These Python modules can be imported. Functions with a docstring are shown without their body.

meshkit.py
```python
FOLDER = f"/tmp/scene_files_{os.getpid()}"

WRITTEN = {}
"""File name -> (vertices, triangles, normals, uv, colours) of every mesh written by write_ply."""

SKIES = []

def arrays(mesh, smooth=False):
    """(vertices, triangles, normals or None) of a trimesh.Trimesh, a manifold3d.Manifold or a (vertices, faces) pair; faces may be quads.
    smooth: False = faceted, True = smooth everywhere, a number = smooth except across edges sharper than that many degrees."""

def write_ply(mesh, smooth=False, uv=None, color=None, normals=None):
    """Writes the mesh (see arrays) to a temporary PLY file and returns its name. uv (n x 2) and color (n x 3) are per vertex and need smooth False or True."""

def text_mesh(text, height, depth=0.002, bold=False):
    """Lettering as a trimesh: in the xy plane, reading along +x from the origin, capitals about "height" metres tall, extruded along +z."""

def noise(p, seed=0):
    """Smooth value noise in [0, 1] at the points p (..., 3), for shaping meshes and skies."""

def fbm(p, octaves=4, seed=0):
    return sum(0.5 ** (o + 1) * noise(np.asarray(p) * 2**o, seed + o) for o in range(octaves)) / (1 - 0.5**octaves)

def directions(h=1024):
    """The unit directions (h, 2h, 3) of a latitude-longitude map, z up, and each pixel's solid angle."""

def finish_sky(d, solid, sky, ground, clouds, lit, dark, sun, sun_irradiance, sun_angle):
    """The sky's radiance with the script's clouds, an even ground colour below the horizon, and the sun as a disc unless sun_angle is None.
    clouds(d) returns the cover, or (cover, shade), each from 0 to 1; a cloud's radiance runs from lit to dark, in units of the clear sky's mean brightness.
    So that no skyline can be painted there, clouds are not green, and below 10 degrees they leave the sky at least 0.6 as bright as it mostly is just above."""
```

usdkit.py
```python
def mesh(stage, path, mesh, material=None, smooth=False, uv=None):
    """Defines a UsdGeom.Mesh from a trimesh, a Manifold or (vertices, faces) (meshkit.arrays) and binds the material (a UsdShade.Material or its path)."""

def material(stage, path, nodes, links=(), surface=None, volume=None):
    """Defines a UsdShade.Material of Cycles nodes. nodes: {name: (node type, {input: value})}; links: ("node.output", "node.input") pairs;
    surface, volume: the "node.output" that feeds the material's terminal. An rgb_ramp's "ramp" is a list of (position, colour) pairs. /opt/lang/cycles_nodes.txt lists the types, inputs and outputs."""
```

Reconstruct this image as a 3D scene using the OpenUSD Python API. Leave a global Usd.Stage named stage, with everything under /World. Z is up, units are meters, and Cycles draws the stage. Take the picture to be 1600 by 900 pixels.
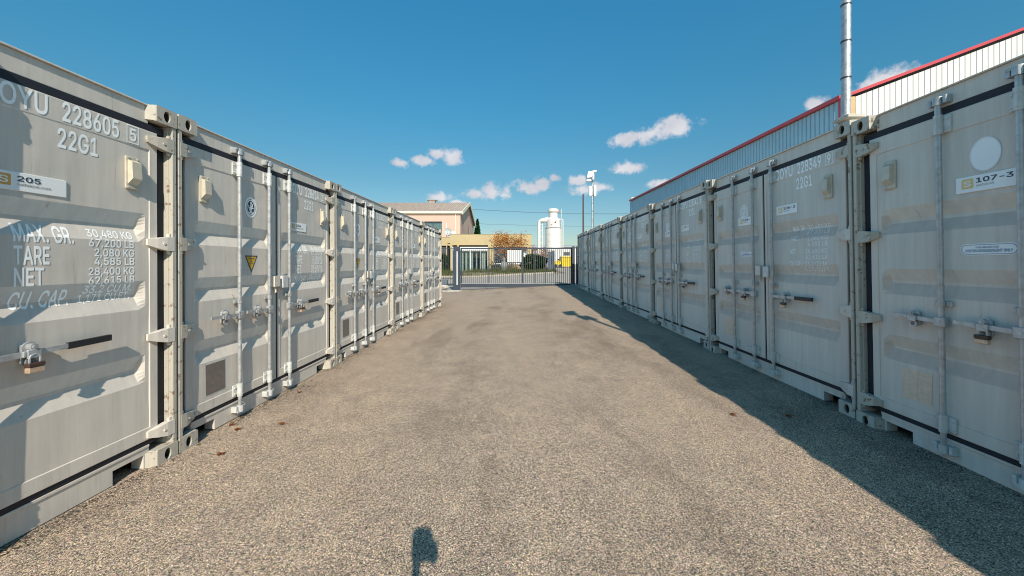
import math, random
import numpy as np, trimesh, shapely.geometry as sg, shapely.affinity as sa
from shapely.ops import unary_union
import usdkit, meshkit
from pxr import Usd, UsdGeom, UsdLux, UsdShade, Gf, Sdf

stage = Usd.Stage.CreateInMemory()
UsdGeom.SetStageUpAxis(stage, UsdGeom.Tokens.z)
UsdGeom.SetStageMetersPerUnit(stage, 1.0)
UsdGeom.Xform.Define(stage, '/World')
UsdGeom.Scope.Define(stage, '/World/Looks')
rng = np.random.default_rng(7)
random.seed(7)

# ------------------------------------------------------------------ camera, sky, sun
EYE = 1.446            # lens height
YAW = 0.0152           # the lens looks slightly left of the lane
F = 580.0              # focal length in pixels of the 1600 px wide photograph
HY = 412.0             # horizon row
cam = UsdGeom.Camera.Define(stage, '/World/camera')
cam.CreateFocalLengthAttr(20.0)
cam.CreateHorizontalApertureAttr(1600 / F * 20.0)
cam.CreateVerticalApertureAttr(900 / F * 20.0)
cam.CreateVerticalApertureOffsetAttr(-(450 - HY) / F * 20.0)
cam.CreateClippingRangeAttr(Gf.Vec2f(0.02, 5000))
cam.CreateExposureAttr(0.94)
cam.AddTranslateOp().Set((0, 0, EYE))
cam.AddRotateXYZOp().Set((90, 0, math.degrees(YAW)))

SUN = np.array([0.32, -1.32, 1.0]); SUN /= np.linalg.norm(SUN)
SUN_EL = math.asin(SUN[2]); SUN_ROT = math.atan2(SUN[0], SUN[1])
sun = UsdLux.DistantLight.Define(stage, '/World/sun')
sun.CreateIntensityAttr(0.82); sun.CreateAngleAttr(0.5); sun.CreateColorAttr(Gf.Vec3f(1.0, 0.91, 0.77))
sun.CreateNormalizeAttr(True)
zx = SUN; xx = np.cross([0, 0, 1], zx); xx /= np.linalg.norm(xx); yx = np.cross(zx, xx)
m4 = Gf.Matrix4d(*[*xx, 0, *yx, 0, *zx, 0, 0, 0, 0, 1])
sun.AddTransformOp().Set(m4)

def pix_dir(x, y):
    c = np.array([(x - 800) / F, 1.0, (HY - y) / F])
    v = np.array([c[0] * math.cos(YAW) - c[1] * math.sin(YAW), c[0] * math.sin(YAW) + c[1] * math.cos(YAW), c[2]])
    return v / np.linalg.norm(v)

CLOUDS = [  # centre and half size in pixels of the photograph
    (1052, 200, 44, 19), (1012, 211, 40, 16), (978, 218, 38, 13), (682, 241, 22, 11), (706, 245, 24, 15), (664, 252, 24, 10), (626, 255, 16, 8),
    (772, 299, 36, 16), (744, 304, 30, 10), (832, 293, 38, 14), (846, 286, 22, 13), (682, 309, 32, 10), (714, 317, 22, 6),
    (978, 262, 34, 12), (905, 283, 22, 11), (920, 296, 42, 12), (866, 277, 14, 8), (1385, 128, 62, 26), (1045, 288, 40, 12), (1275, 165, 26, 14)]
sn = {'tc': ('texture_coordinate', {}),
      'sky': ('sky_texture', {'sky_type': 'single_scattering', 'sun_disc': False, 'sun_elevation': SUN_EL, 'sun_rotation': SUN_ROT, 'altitude': 100.0, 'air_density': 1.0, 'aerosol_density': 0.6, 'ozone_density': 1.6}),
      'sep': ('separate_xyz', {}), 'el': ('rgb_ramp', {'ramp': [(0.0, (0.37, 0.37, 0.35)), (0.07, (0.335, 0.385, 0.37)), (0.21, (0.245, 0.42, 0.415)), (0.36, (0.19, 0.53, 0.555)), (0.58, (0.175, 0.66, 0.74)), (1.0, (0.27, 0.78, 0.82))]}),  # zenith tint, out of view, is raised to add ambient fill light
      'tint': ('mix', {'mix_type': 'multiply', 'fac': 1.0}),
      'n1': ('noise_texture', {'scale': 34.0, 'detail': 7.0, 'roughness': 0.62}),
      'n2': ('noise_texture', {'scale': 11.0, 'detail': 3.0, 'roughness': 0.5}),
      'nm': ('math', {'math_type': 'multiply_add', 'value2': 2.1, 'value3': -1.13}),
      'add': ('math', {'math_type': 'add'}),
      'cov': ('map_range', {'range_type': 'smoothstep', 'from_min': -0.02, 'from_max': 0.66, 'to_min': 0.0, 'to_max': 0.84, 'clamp': True}),
      'shade': ('rgb_ramp', {'ramp': [(0.35, (2.75, 2.65, 2.85)), (0.65, (3.9, 3.75, 3.8))]}),
      'mixc': ('mix', {'mix_type': 'mix'}),
      'bg': ('background_shader', {'strength': 0.12})}
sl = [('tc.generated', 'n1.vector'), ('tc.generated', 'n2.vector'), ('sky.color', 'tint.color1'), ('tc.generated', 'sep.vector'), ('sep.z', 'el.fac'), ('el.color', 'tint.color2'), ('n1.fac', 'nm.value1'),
      ('nm.value', 'add.value1'), ('add.value', 'cov.value'), ('cov.result', 'mixc.fac'), ('n2.fac', 'shade.fac'), ('tint.color', 'mixc.color1'), ('shade.color', 'mixc.color2'), ('mixc.color', 'bg.color')]
last = None
for i, (cx, cy, hw, hh) in enumerate(CLOUDS):
    d = pix_dir(cx, cy); s = 1 / math.hypot(1, (cx - 800) / F)
    sn[f'm{i}'] = ('mapping', {'mapping_type': 'texture', 'location': tuple(d), 'rotation': (0.0, 0.0, math.atan2(d[1], d[0]) - math.pi / 2), 'scale': (0.97 * hw / F * s * s, 10.0, 0.97 * hh / F * s)})
    sn[f'l{i}'] = ('vector_math', {'math_type': 'length'})
    sn[f'o{i}'] = ('math', {'math_type': 'subtract', 'value1': 1.0})
    sl += [('tc.generated', f'm{i}.vector'), (f'm{i}.vector', f'l{i}.vector1'), (f'l{i}.value', f'o{i}.value2')]
    if last:
        sn[f'x{i}'] = ('math', {'math_type': 'smoothmax', 'value3': 0.06})
        sl += [(last, f'x{i}.value1'), (f'o{i}.value', f'x{i}.value2')]
        last = f'x{i}.value'
    else:
        last = f'o{i}.value'
sn['cl'] = ('math', {'math_type': 'maximum', 'value2': -1.5})
sl += [(last, 'cl.value1'), ('cl.value', 'add.value2')]
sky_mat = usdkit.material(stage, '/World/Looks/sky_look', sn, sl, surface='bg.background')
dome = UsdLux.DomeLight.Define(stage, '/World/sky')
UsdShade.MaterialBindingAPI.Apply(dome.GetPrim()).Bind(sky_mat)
dome.GetPrim().SetCustomDataByKey('kind', 'structure')

# ------------------------------------------------------------------ helpers: prims
used = {}
def numbered(parent, name):
    k = (parent, name); n = used.get(k, -1) + 1; used[k] = n
    return name if n == 0 else f'{name}_{n:03d}'
def obj(name, mesh, mat, parent='/World', smooth=False, label=None):
    p = parent + '/' + numbered(parent, name)
    m = usdkit.mesh(stage, p, mesh, mat, smooth=smooth)
    if label: m.GetPrim().SetCustomDataByKey('label', label)
    return p
def tag(path, label=None, cat=None, group=None, kind=None):
    pr = stage.GetPrimAtPath(path)
    for k, v in (('label', label), ('category', cat), ('group', group), ('kind', kind)):
        if v: pr.SetCustomDataByKey(k, v)
    return path
def thing(name, label, cat, loc=(0, 0, 0), rotz=0.0, group=None, rotx=0.0):
    p = '/World/' + numbered('/World', name)
    x = UsdGeom.Xform.Define(stage, p)
    x.AddTranslateOp().Set(Gf.Vec3d(*map(float, loc)))
    if rotz or rotx: x.AddRotateXYZOp().Set((rotx, 0, rotz))
    return tag(p, label, cat, group)
def copy_of(path, name, label, cat, loc, rotz=0.0, group=None, inst=True, rotx=0.0):
    p = thing(name, label, cat, loc, rotz, group, rotx)
    pr = stage.GetPrimAtPath(p)
    pr.GetReferences().AddInternalReference(path)
    if inst: pr.SetInstanceable(True)
    return p

# ------------------------------------------------------------------ helpers: meshes
cat = trimesh.util.concatenate
def box(x0, x1, y0, y1, z0, z1):
    b = trimesh.creation.box([abs(x1 - x0), abs(y1 - y0), abs(z1 - z0)])
    b.apply_translation([(x0 + x1) / 2, (y0 + y1) / 2, (z0 + z1) / 2]); return b
def hull(pts): return trimesh.convex.convex_hull(np.asarray(pts, float))
def cbox(x0, x1, y0, y1, z0, z1, c=0.004):
    P = []
    for sx, X, dx in ((0, x0, c), (1, x1, -c)):
        for Y, dy in ((y0, c), (y1, -c)):
            for Z, dz in ((z0, c), (z1, -c)):
                P += [(X + dx, Y + dy, Z), (X + dx, Y, Z + dz), (X, Y + dy, Z + dz)]
    return hull(P)
def cyl(p0, p1, r, n=12, r1=None):
    p0, p1 = np.array(p0, float), np.array(p1, float); d = p1 - p0; L = np.linalg.norm(d); d /= L
    a = np.cross(d, [0, 0, 1] if abs(d[2]) < .9 else [1, 0, 0]); a /= np.linalg.norm(a); b = np.cross(d, a)
    t = np.linspace(0, 2 * np.pi, n, endpoint=False); r1 = r if r1 is None else r1
    ring = np.outer(np.cos(t), a) + np.outer(np.sin(t), b)
    v = np.vstack([p0 + ring * r, p1 + ring * r1, [p0], [p1]]); f = []
    for i in range(n):
        j = (i + 1) % n
        f += [(i, j, n + j), (i, n + j, n + i), (2 * n, j, i), (2 * n + 1, n + i, n + j)]
    return trimesh.Trimesh(v, f, process=False)
def tube(pts, r, n=8):
    pts = np.asarray(pts, float); out = []
    for a, b in zip(pts[:-1], pts[1:]): out.append(cyl(a, b, r, n))
    for p in pts[1:-1]:
        s = trimesh.creation.icosphere(1, r); s.apply_translation(p); out.append(s)
    return cat(out)
def prism_xz(poly, y0, y1):
    """A shapely polygon drawn in x and z, pushed from y0 to y1."""
    g = list(getattr(poly, 'geoms', [poly])); out = []
    for q in g:
        m = trimesh.creation.extrude_polygon(q, abs(y1 - y0), engine='earcut')
        v = m.vertices.copy(); m = trimesh.Trimesh(np.c_[v[:, 0], max(y0, y1) - v[:, 2], v[:, 1]], m.faces, process=False); out.append(m)
    return cat(out)
def moved(m, t): m = m.copy(); m.apply_translation(t); return m
def grid(us, vs, fn):
    """fn(u, v) -> (..., 3)"""
    U, V = np.meshgrid(us, vs, indexing='ij'); P = fn(U, V).reshape(-1, 3); nv = len(vs)
    f = []
    for i in range(len(us) - 1):
        a = i * nv + np.arange(nv - 1)
        f.append(np.c_[a, a + nv, a + nv + 1]); f.append(np.c_[a, a + nv + 1, a + 1])
    return trimesh.Trimesh(P, np.vstack(f), process=False)

# ------------------------------------------------------------------ materials
def ramp(a, b, c0, c1): return {'ramp': [(a, c0), (b, c1)]}
def mat(name, color, rough=0.6, metal=0.0, var=0.12, scale=4.0, bump=0.0, bscale=60.0, stretch=None, spec=0.5, fleck=None, rough_var=0.0):
    c = np.array(color, float)
    lo, hi = tuple(np.clip(c * (1 - var), 0, 1)), tuple(np.clip(c * (1 + var), 0, 1))
    n = {'g': ('geometry', {}), 'n': ('noise_texture', {'scale': scale, 'detail': 5.0, 'roughness': 0.6}),
         'r': ('rgb_ramp', ramp(0.3, 0.7, lo, hi)), 'p': ('principled_bsdf', {'roughness': rough, 'metallic': metal, 'specular_ior_level': spec})}
    l = [('n.fac', 'r.fac'), ('p.BSDF', None)]; l = [('n.fac', 'r.fac')]
    if stretch:
        n['mp'] = ('mapping', {'scale': stretch}); l += [('g.position', 'mp.vector'), ('mp.vector', 'n.vector')]
    else: l += [('g.position', 'n.vector')]
    src = 'r.color'
    if fleck:  # (colour, noise scale, threshold)
        n['fn'] = ('noise_texture', {'scale': fleck[1], 'detail': 6.0, 'roughness': 0.65}); n['fr'] = ('map_range', {'range_type': 'smoothstep', 'from_min': fleck[2], 'from_max': fleck[2] + 0.07, 'to_max': 0.9, 'clamp': True})
        n['fm'] = ('mix', {'mix_type': 'mix', 'color2': fleck[0]}); l += [('g.position', 'fn.vector'), ('fn.fac', 'fr.value'), ('fr.result', 'fm.fac'), (src, 'fm.color1')]; src = 'fm.color'
    l += [(src, 'p.base_color')]
    if bump:
        n['bn'] = ('noise_texture', {'scale': bscale, 'detail': 3.0}); n['b'] = ('bump', {'strength': 0.6, 'distance': bump})
        l += [('g.position', 'bn.vector'), ('bn.fac', 'b.height'), ('b.normal', 'p.normal')]
    if rough_var:
        n['rm'] = ('map_range', {'from_min': 0.3, 'from_max': 0.7, 'to_min': rough - rough_var, 'to_max': rough + rough_var}); l += [('n.fac', 'rm.value'), ('rm.result', 'p.roughness')]
    return usdkit.material(stage, '/World/Looks/' + name, n, l, surface='p.BSDF')

def container_paint(name, c, rustiness=0.70):
    c = np.array(c)
    n = {'g': ('geometry', {}), 'mp': ('mapping', {'scale': (9.0, 9.0, 0.55)}), 'st': ('noise_texture', {'scale': 2.2, 'detail': 6.0, 'roughness': 0.65}),
         'sr': ('rgb_ramp', ramp(0.36, 0.72, tuple(c * 1.04), tuple(c * 0.88))),
         'bl': ('noise_texture', {'scale': 0.7, 'detail': 5.0, 'roughness': 0.6}), 'br': ('rgb_ramp', ramp(0.3, 0.7, (0.92, 0.92, 0.93), (1.07, 1.06, 1.04))),
         'mu': ('mix', {'mix_type': 'multiply', 'fac': 1.0}),
         'fn': ('noise_texture', {'scale': 21.0, 'detail': 8.0, 'roughness': 0.7}), 'fr': ('map_range', {'range_type': 'smoothstep', 'from_min': rustiness, 'from_max': rustiness + 0.05, 'to_max': 0.85, 'clamp': True}),
         'fm': ('mix', {'mix_type': 'mix', 'color2': (0.17, 0.085, 0.045)}),
         'rp': ('mapping', {'scale': (16.0, 16.0, 0.9)}), 'rn': ('noise_texture', {'scale': 1.6, 'detail': 5.0, 'roughness': 0.6}), 'rr': ('map_range', {'range_type': 'smoothstep', 'from_min': 0.635, 'from_max': 0.76, 'to_max': 0.55, 'clamp': True}), 'rmix': ('mix', {'mix_type': 'mix', 'color2': (0.27, 0.185, 0.12)}),
         'sc': ('noise_texture', {'scale': 160.0, 'detail': 3.0}), 'scr': ('map_range', {'range_type': 'smoothstep', 'from_min': 0.66, 'from_max': 0.72, 'to_max': 0.35, 'clamp': True}), 'scm': ('mix', {'mix_type': 'mix', 'color2': (0.2, 0.17, 0.14)}),
         'bn': ('noise_texture', {'scale': 5.0, 'detail': 2.0}), 'b': ('bump', {'strength': 0.25, 'distance': 0.012}),
         'p': ('principled_bsdf', {'roughness': 0.5, 'specular_ior_level': 0.3})}
    l = [('g.position', 'mp.vector'), ('mp.vector', 'st.vector'), ('st.fac', 'sr.fac'), ('g.position', 'bl.vector'), ('bl.fac', 'br.fac'), ('sr.color', 'mu.color1'), ('br.color', 'mu.color2'),
         ('g.position', 'fn.vector'), ('fn.fac', 'fr.value'), ('fr.result', 'fm.fac'), ('mu.color', 'rmix.color1'), ('g.position', 'rp.vector'), ('rp.vector', 'rn.vector'), ('rn.fac', 'rr.value'), ('rr.result', 'rmix.fac'), ('rmix.color', 'fm.color1'),
         ('g.position', 'sc.vector'), ('sc.fac', 'scr.value'), ('scr.result', 'scm.fac'), ('fm.color', 'scm.color1'), ('scm.color', 'p.base_color'),
         ('g.position', 'bn.vector'), ('bn.fac', 'b.height'), ('b.normal', 'p.normal')]
    return usdkit.material(stage, '/World/Looks/' + name, n, l, surface='p.BSDF')

PAINT = container_paint('container_grey', (0.60, 0.545, 0.485))
CREAM = container_paint('container_cream', (0.44, 0.405, 0.345), 0.575)
RUBBER = mat('black_rubber', (0.012, 0.013, 0.020), 0.7, var=0.2)
GALV = mat('galvanised_steel', (0.44, 0.445, 0.45), 0.42, 0.5, var=0.22, scale=22.0, rough_var=0.08)
WPLATE = mat('white_bracket', (0.53, 0.53, 0.51), 0.5, 0.1, var=0.14, scale=18.0)
STENCIL = mat('white_stencil', (0.90, 0.90, 0.89), 0.55, var=0.04, scale=30.0, fleck=((0.55, 0.52, 0.48), 70.0, 0.62))
STICKER = mat('sticker_white', (0.80, 0.80, 0.79), 0.35, var=0.03)
ORANGE = mat('sticker_orange', (0.62, 0.33, 0.06), 0.4, var=0.06)
ORANGE_FADE = mat('sticker_orange_faded', (0.72, 0.50, 0.20), 0.4, var=0.06)
INK = mat('sticker_ink', (0.03, 0.05, 0.08), 0.5)
INKGREY = mat('sticker_grey_ink', (0.30, 0.30, 0.29), 0.5)
BLUEINK = mat('blue_ink', (0.10, 0.17, 0.30), 0.5)
YELLOW = mat('warning_yellow', (0.75, 0.43, 0.02), 0.4, var=0.05)
PLATE = mat('data_plate_brown', (0.17, 0.145, 0.13), 0.4, 0.2, var=0.15, scale=30.0)
mat_plate_print = mat('data_plate_print', (.52, .41, .32), .5)
PLATE_PALE = mat('data_plate_pale', (0.66, 0.50, 0.38), 0.5, var=0.12, scale=25.0)
GRIP = mat('handle_grip', (0.012, 0.012, 0.016), 0.5)
BRASS = mat('padlock_brass', (0.58, 0.42, 0.30), 0.35, 0.4, var=0.15, scale=80.0)
PADBROWN = mat('padlock_brown', (0.06, 0.032, 0.022), 0.45)
DARKIN = mat('container_underside', (0.05, 0.035, 0.025), 0.9)
VENT = mat('vent_cream', (0.52, 0.46, 0.36), 0.5, var=0.1, scale=20.0)
VENT2 = VENT

# asphalt with pale and dark chippings
def asphalt(name, base, tint, patch=0.25, cell=120.0):
    b = np.array(base)
    n = {'g': ('geometry', {}),
         'v': ('voronoi_texture', {'scale': cell, 'feature': 'f1'}), 'sv': ('separate_color', {}),
         'r': ('rgb_ramp', {'ramp': [(0.0, tuple(b * 0.12)), (0.24, tuple(b * 0.42)), (0.5, tuple(b * 0.95)), (0.78, tuple(b * np.array([1.35, 1.3, 1.2]))), (0.93, tuple(b * np.array([1.8, 1.65, 1.4]))), (1.0, tuple(np.minimum(b * 2.9, 0.9)))]}),
         'v2': ('voronoi_texture', {'scale': cell * 0.62, 'feature': 'f1'}), 'sv2': ('separate_color', {}), 'r2': ('rgb_ramp', {'ramp': [(0, (0.62, 0.62, 0.64)), (0.6, (1, 1, 1)), (1.0, (1.35, 1.28, 1.15))]}),
         'mx': ('mix', {'mix_type': 'multiply', 'fac': 0.8}),
         'mp1': ('mapping', {'scale': (1.0, 0.28, 1.0)}), 'ov': ('mix', {'mix_type': 'overlay', 'fac': 0.16}), 'n1': ('noise_texture', {'scale': 0.75, 'detail': 7.0, 'roughness': 0.66, 'distortion': 0.3}), 'r1': ('rgb_ramp', {'ramp': [(0.33, (1 - patch, 1 - patch * 1.02, 1 - patch * 1.05)), (0.47, (1, 1, 1)), (0.7, tint)]}),
         'mx1': ('mix', {'mix_type': 'multiply', 'fac': 1.0}),
         'n2': ('noise_texture', {'scale': 4.5, 'detail': 4.0, 'roughness': 0.6}), 'r3': ('rgb_ramp', ramp(0.3, 0.7, (0.86, 0.86, 0.87), (1.10, 1.09, 1.06))), 'mx2': ('mix', {'mix_type': 'multiply', 'fac': 1.0}),
         'sx': ('separate_xyz', {}), 'wn': ('noise_texture', {'scale': 0.45, 'detail': 4.0, 'roughness': 0.6}), 'wo': ('math', {'math_type': 'multiply_add', 'value2': 1.6}),
         'wd': ('math', {'math_type': 'pingpong', 'value2': 0.8}), 'wm': ('map_range', {'range_type': 'smoothstep', 'from_min': 0.02, 'from_max': 0.42, 'to_min': 1.0, 'to_max': 0.0, 'clamp': True}),
         'wp': ('noise_texture', {'scale': 0.8, 'detail': 6.0, 'roughness': 0.7}), 'wq': ('map_range', {'range_type': 'smoothstep', 'from_min': 0.42, 'from_max': 0.68, 'to_min': 0.0, 'to_max': 0.75, 'clamp': True}), 'wf': ('math', {'math_type': 'multiply'}),
         'mw': ('mix', {'mix_type': 'multiply', 'color2': (0.60, 0.59, 0.585)}),
         'inv': ('math', {'math_type': 'subtract', 'value1': 1.0}), 'bh': ('math', {'math_type': 'multiply'}), 'b': ('bump', {'strength': 0.7, 'distance': 0.004}),
         'p': ('principled_bsdf', {'roughness': 0.85, 'specular_ior_level': 0.25})}
    l = [('g.position', 'v.vector'), ('v.color', 'sv.color'), ('sv.r', 'r.fac'), ('g.position', 'v2.vector'), ('v2.color', 'sv2.color'), ('sv2.g', 'r2.fac'), ('r.color', 'mx.color1'), ('r2.color', 'mx.color2'),
         ('g.position', 'mp1.vector'), ('mp1.vector', 'n1.vector'), ('n1.fac', 'r1.fac'), ('mx.color', 'ov.color1'), ('v.color', 'ov.color2'), ('ov.color', 'mx1.color1'), ('r1.color', 'mx1.color2'), ('g.position', 'n2.vector'), ('n2.fac', 'r3.fac'), ('mx1.color', 'mx2.color1'), ('r3.color', 'mx2.color2'), ('g.position', 'sx.vector'), ('g.position', 'wn.vector'), ('wn.fac', 'wo.value1'), ('sx.x', 'wo.value3'), ('wo.value', 'wd.value1'), ('wd.value', 'wm.value'), ('g.position', 'wp.vector'), ('wp.fac', 'wq.value'), ('wm.result', 'wf.value1'), ('wq.result', 'wf.value2'), ('wf.value', 'mw.fac'), ('mx2.color', 'mw.color1'), ('mw.color', 'p.base_color'),
         ('v.distance', 'inv.value2'), ('inv.value', 'bh.value1'), ('sv.g', 'bh.value2'), ('bh.value', 'b.height'), ('b.normal', 'p.normal')]
    return usdkit.material(stage, '/World/Looks/' + name, n, l, surface='p.BSDF')
ASPHALT = asphalt('asphalt_chippings', (0.352, 0.288, 0.236), (1.12, 1.10, 1.06), 0.36, 230.0)
ROADM = mat('road_asphalt', (0.345, 0.30, 0.255), 0.85, var=0.12, scale=1.4, bump=.004, bscale=90.)
DIRT = mat('waste_ground', (0.20, 0.18, 0.12), 0.9, var=0.3, scale=0.6)

# ------------------------------------------------------------------ the ground
def gz(x, y):
    x, y = np.asarray(x, float), np.asarray(y, float)
    yc = np.clip(y, -8, 20)
    zl = 0.0019 * (yc - 2.78); zr = 0.098 + 0.0128 * (yc - 3.25)
    t = np.clip((x + 2.55) / 5.47, -0.25, 1.1)
    return zl + (zr - zl) * t + np.clip(y - 20, 0, 400) * 0.0155
def sheet(xs, ys, off): return grid(xs, ys, lambda X, Y: np.stack([X, Y, gz(X, Y) + off], -1))
far = np.concatenate([-np.geomspace(900, 30, 12), np.linspace(-24, 24, 25), np.geomspace(30, 900, 12)])
fary = np.concatenate([-np.geomspace(900, 30, 12), np.linspace(-24, 90, 58), np.geomspace(100, 900, 12)])
tag(obj('ground', sheet(far, fary, -0.012), DIRT, smooth=True), kind='structure')
tag(obj('yard', sheet(np.linspace(-11, 11, 45), np.linspace(-12, 20.4, 66), 0.0), ASPHALT, smooth=True), kind='structure')
tag(obj('road', sheet(np.linspace(-60, 60, 61), np.linspace(20.404, 34.0, 15), 0.0), ROADM, smooth=True), kind='structure')
tag(obj('forecourt', sheet(np.linspace(4.5, 60, 30), np.linspace(34.004, 84, 26), 0.0), ROADM, smooth=True), kind='structure')

# ------------------------------------------------------------------ shipping containers: the model
W, H, D = 2.438, 2.591, 6.058
DY = 0.050                                  # face of the doors behind the front plane
GROOVES = (1.805, 1.335, 0.815)
LEFT, RIGHT = (0.106, 1.205, 0.195, 1.125), (1.235, 2.332, 1.305, 2.245)
def groove(z):
    d = np.zeros_like(z)
    for t in GROOVES:
        d = np.maximum(d, np.interp(z, [t - 0.200, t - 0.112, t - 0.092, t], [0, 0.038, 0.038, 0], left=0, right=0))
    return d
def door_depth(u, z):
    u, z = np.asarray(u, float), np.asarray(z, float)
    dr = np.where(u < 1.22, 0, 1); A = np.where(dr == 0, LEFT[2], RIGHT[2]); B = np.where(dr == 0, LEFT[3], RIGHT[3])
    e = np.clip((u - A) / 0.045, 0, 1) * np.clip((B - u) / 0.045, 0, 1)
    ins = np.clip((u - (A - 0.03)) / 0.004, 0, 1) * np.clip(((B + 0.03) - u) / 0.004, 0, 1) * np.clip((z - 0.288) / 0.004, 0, 1) * np.clip((2.268 - z) / 0.004, 0, 1)
    dent = (meshkit.fbm(np.stack([u * 2.6, u * 0 + 3.1, z * 3.1], -1), 3, 5) - 0.5) * 0.009
    return groove(z) * e + ins * (0.005 + dent)
def door_mesh(d):
    u0, u1, A, B = d; z0, z1 = 0.205, 2.400
    us = np.unique(np.round(np.concatenate([[u0, u0 + 0.004, A - 0.03, A - 0.026, A, A + 0.045, B - 0.045, B, B + 0.026, B + 0.03, u1 - 0.004, u1], np.linspace(A + 0.09, B - 0.09, 18)]), 4))
    zz = [z0, z0 + 0.004, 0.288, 0.292, 2.264, 2.268, z1 - 0.004, z1]
    for t in GROOVES: zz += [t, t - 0.092, t - 0.112, t - 0.2, t - 0.046, t - 0.156, t + 0.012, t - 0.212]
    zs = np.unique(np.round(np.concatenate([zz, np.linspace(0.34, 2.22, 40)]), 4))
    zs = zs[np.concatenate([[True], np.diff(zs) > 0.0035])]
    def fn(U, Z):
        y = DY + door_depth(U, Z)
        edge = (U <= u0 + 1e-6) | (U >= u1 - 1e-6) | (Z <= z0 + 1e-6) | (Z >= z1 - 1e-6)
        return np.stack([U, np.where(edge, DY + 0.004, y), Z], -1)
    g = grid(us, zs, fn)
    core = box(u0, u1, DY + 0.0042, DY + 0.0044, z0, z1)
    rim = [box(u0, u0 + .03, DY + .004, DY + .06, z0, z1), box(u1 - .03, u1, DY + .004, DY + .06, z0, z1), box(u0 + .03, u1 - .03, DY + .004, DY + .06, z1 - .03, z1), box(u0 + .03, u1 - .03, DY + .004, DY + .06, z0, z0 + .03)]
    for r in rim: r.apply_translation([0, 0.0012, 0])
    return cat([g] + rim)
def on_door(m2, off=0.0016, base=DY):
    """A flat mesh in (u, z) laid on the doors' pressed sheet."""
    m = m2
    for t in GROOVES:
        for zc in (t, t - 0.092, t - 0.112, t - 0.2):
            lo, hi = m.vertices[:, 1].min(), m.vertices[:, 1].max()
            if lo < zc - 1e-4 and hi > zc + 1e-4:
                a = trimesh.intersections.slice_mesh_plane(m, [0, 1, 0], [0, zc, 0]); b = trimesh.intersections.slice_mesh_plane(m, [0, -1, 0], [0, zc, 0])
                m = cat([a, b])
    v = m.vertices
    return trimesh.Trimesh(np.c_[v[:, 0], base + door_depth(v[:, 0], v[:, 1]) - off, v[:, 1]], m.faces, process=False)
def flat(poly):
    out = []
    for q in getattr(poly, 'geoms', [poly]):
        v, f = trimesh.creation.triangulate_polygon(q, engine='earcut'); out.append(trimesh.Trimesh(np.c_[v, np.zeros(len(v))], f, process=False))
    m = cat(out)
    if m.face_normals[:, 2].mean() < 0: m.invert()
    return m
_text = {}
def text(s, h, width=None, bold=True, align='left', u=0.0, z=0.0):
    """Flat lettering in (u, z), u and z at the baseline's left (or right) end, squeezed to the given width."""
    if (s, bold) not in _text:
        t = meshkit.text_mesh(s, 1.0, 0.01, bold); k = t.face_normals[:, 2] > 0.9
        t = trimesh.Trimesh(t.vertices, t.faces[k], process=False); t.remove_unreferenced_vertices(); _text[(s, bold)] = t
    t = _text[(s, bold)].copy(); v = t.vertices; x0, x1 = v[:, 0].min(), v[:, 0].max()
    w = width if width else (x1 - x0) * h
    xs = (v[:, 0] - x0) / (x1 - x0) * w
    xs = xs + u if align == 'left' else xs + u - w
    return trimesh.Trimesh(np.c_[xs, v[:, 1] * h + z, np.zeros(len(v))], t.faces, process=False)
def rect(u0, u1, z0, z1): return flat(sg.box(u0, z0, u1, z1))
def rrect(u0, u1, z0, z1, r): return sg.box(u0 + r, z0 + r, u1 - r, z1 - r).buffer(r, 6)
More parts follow.
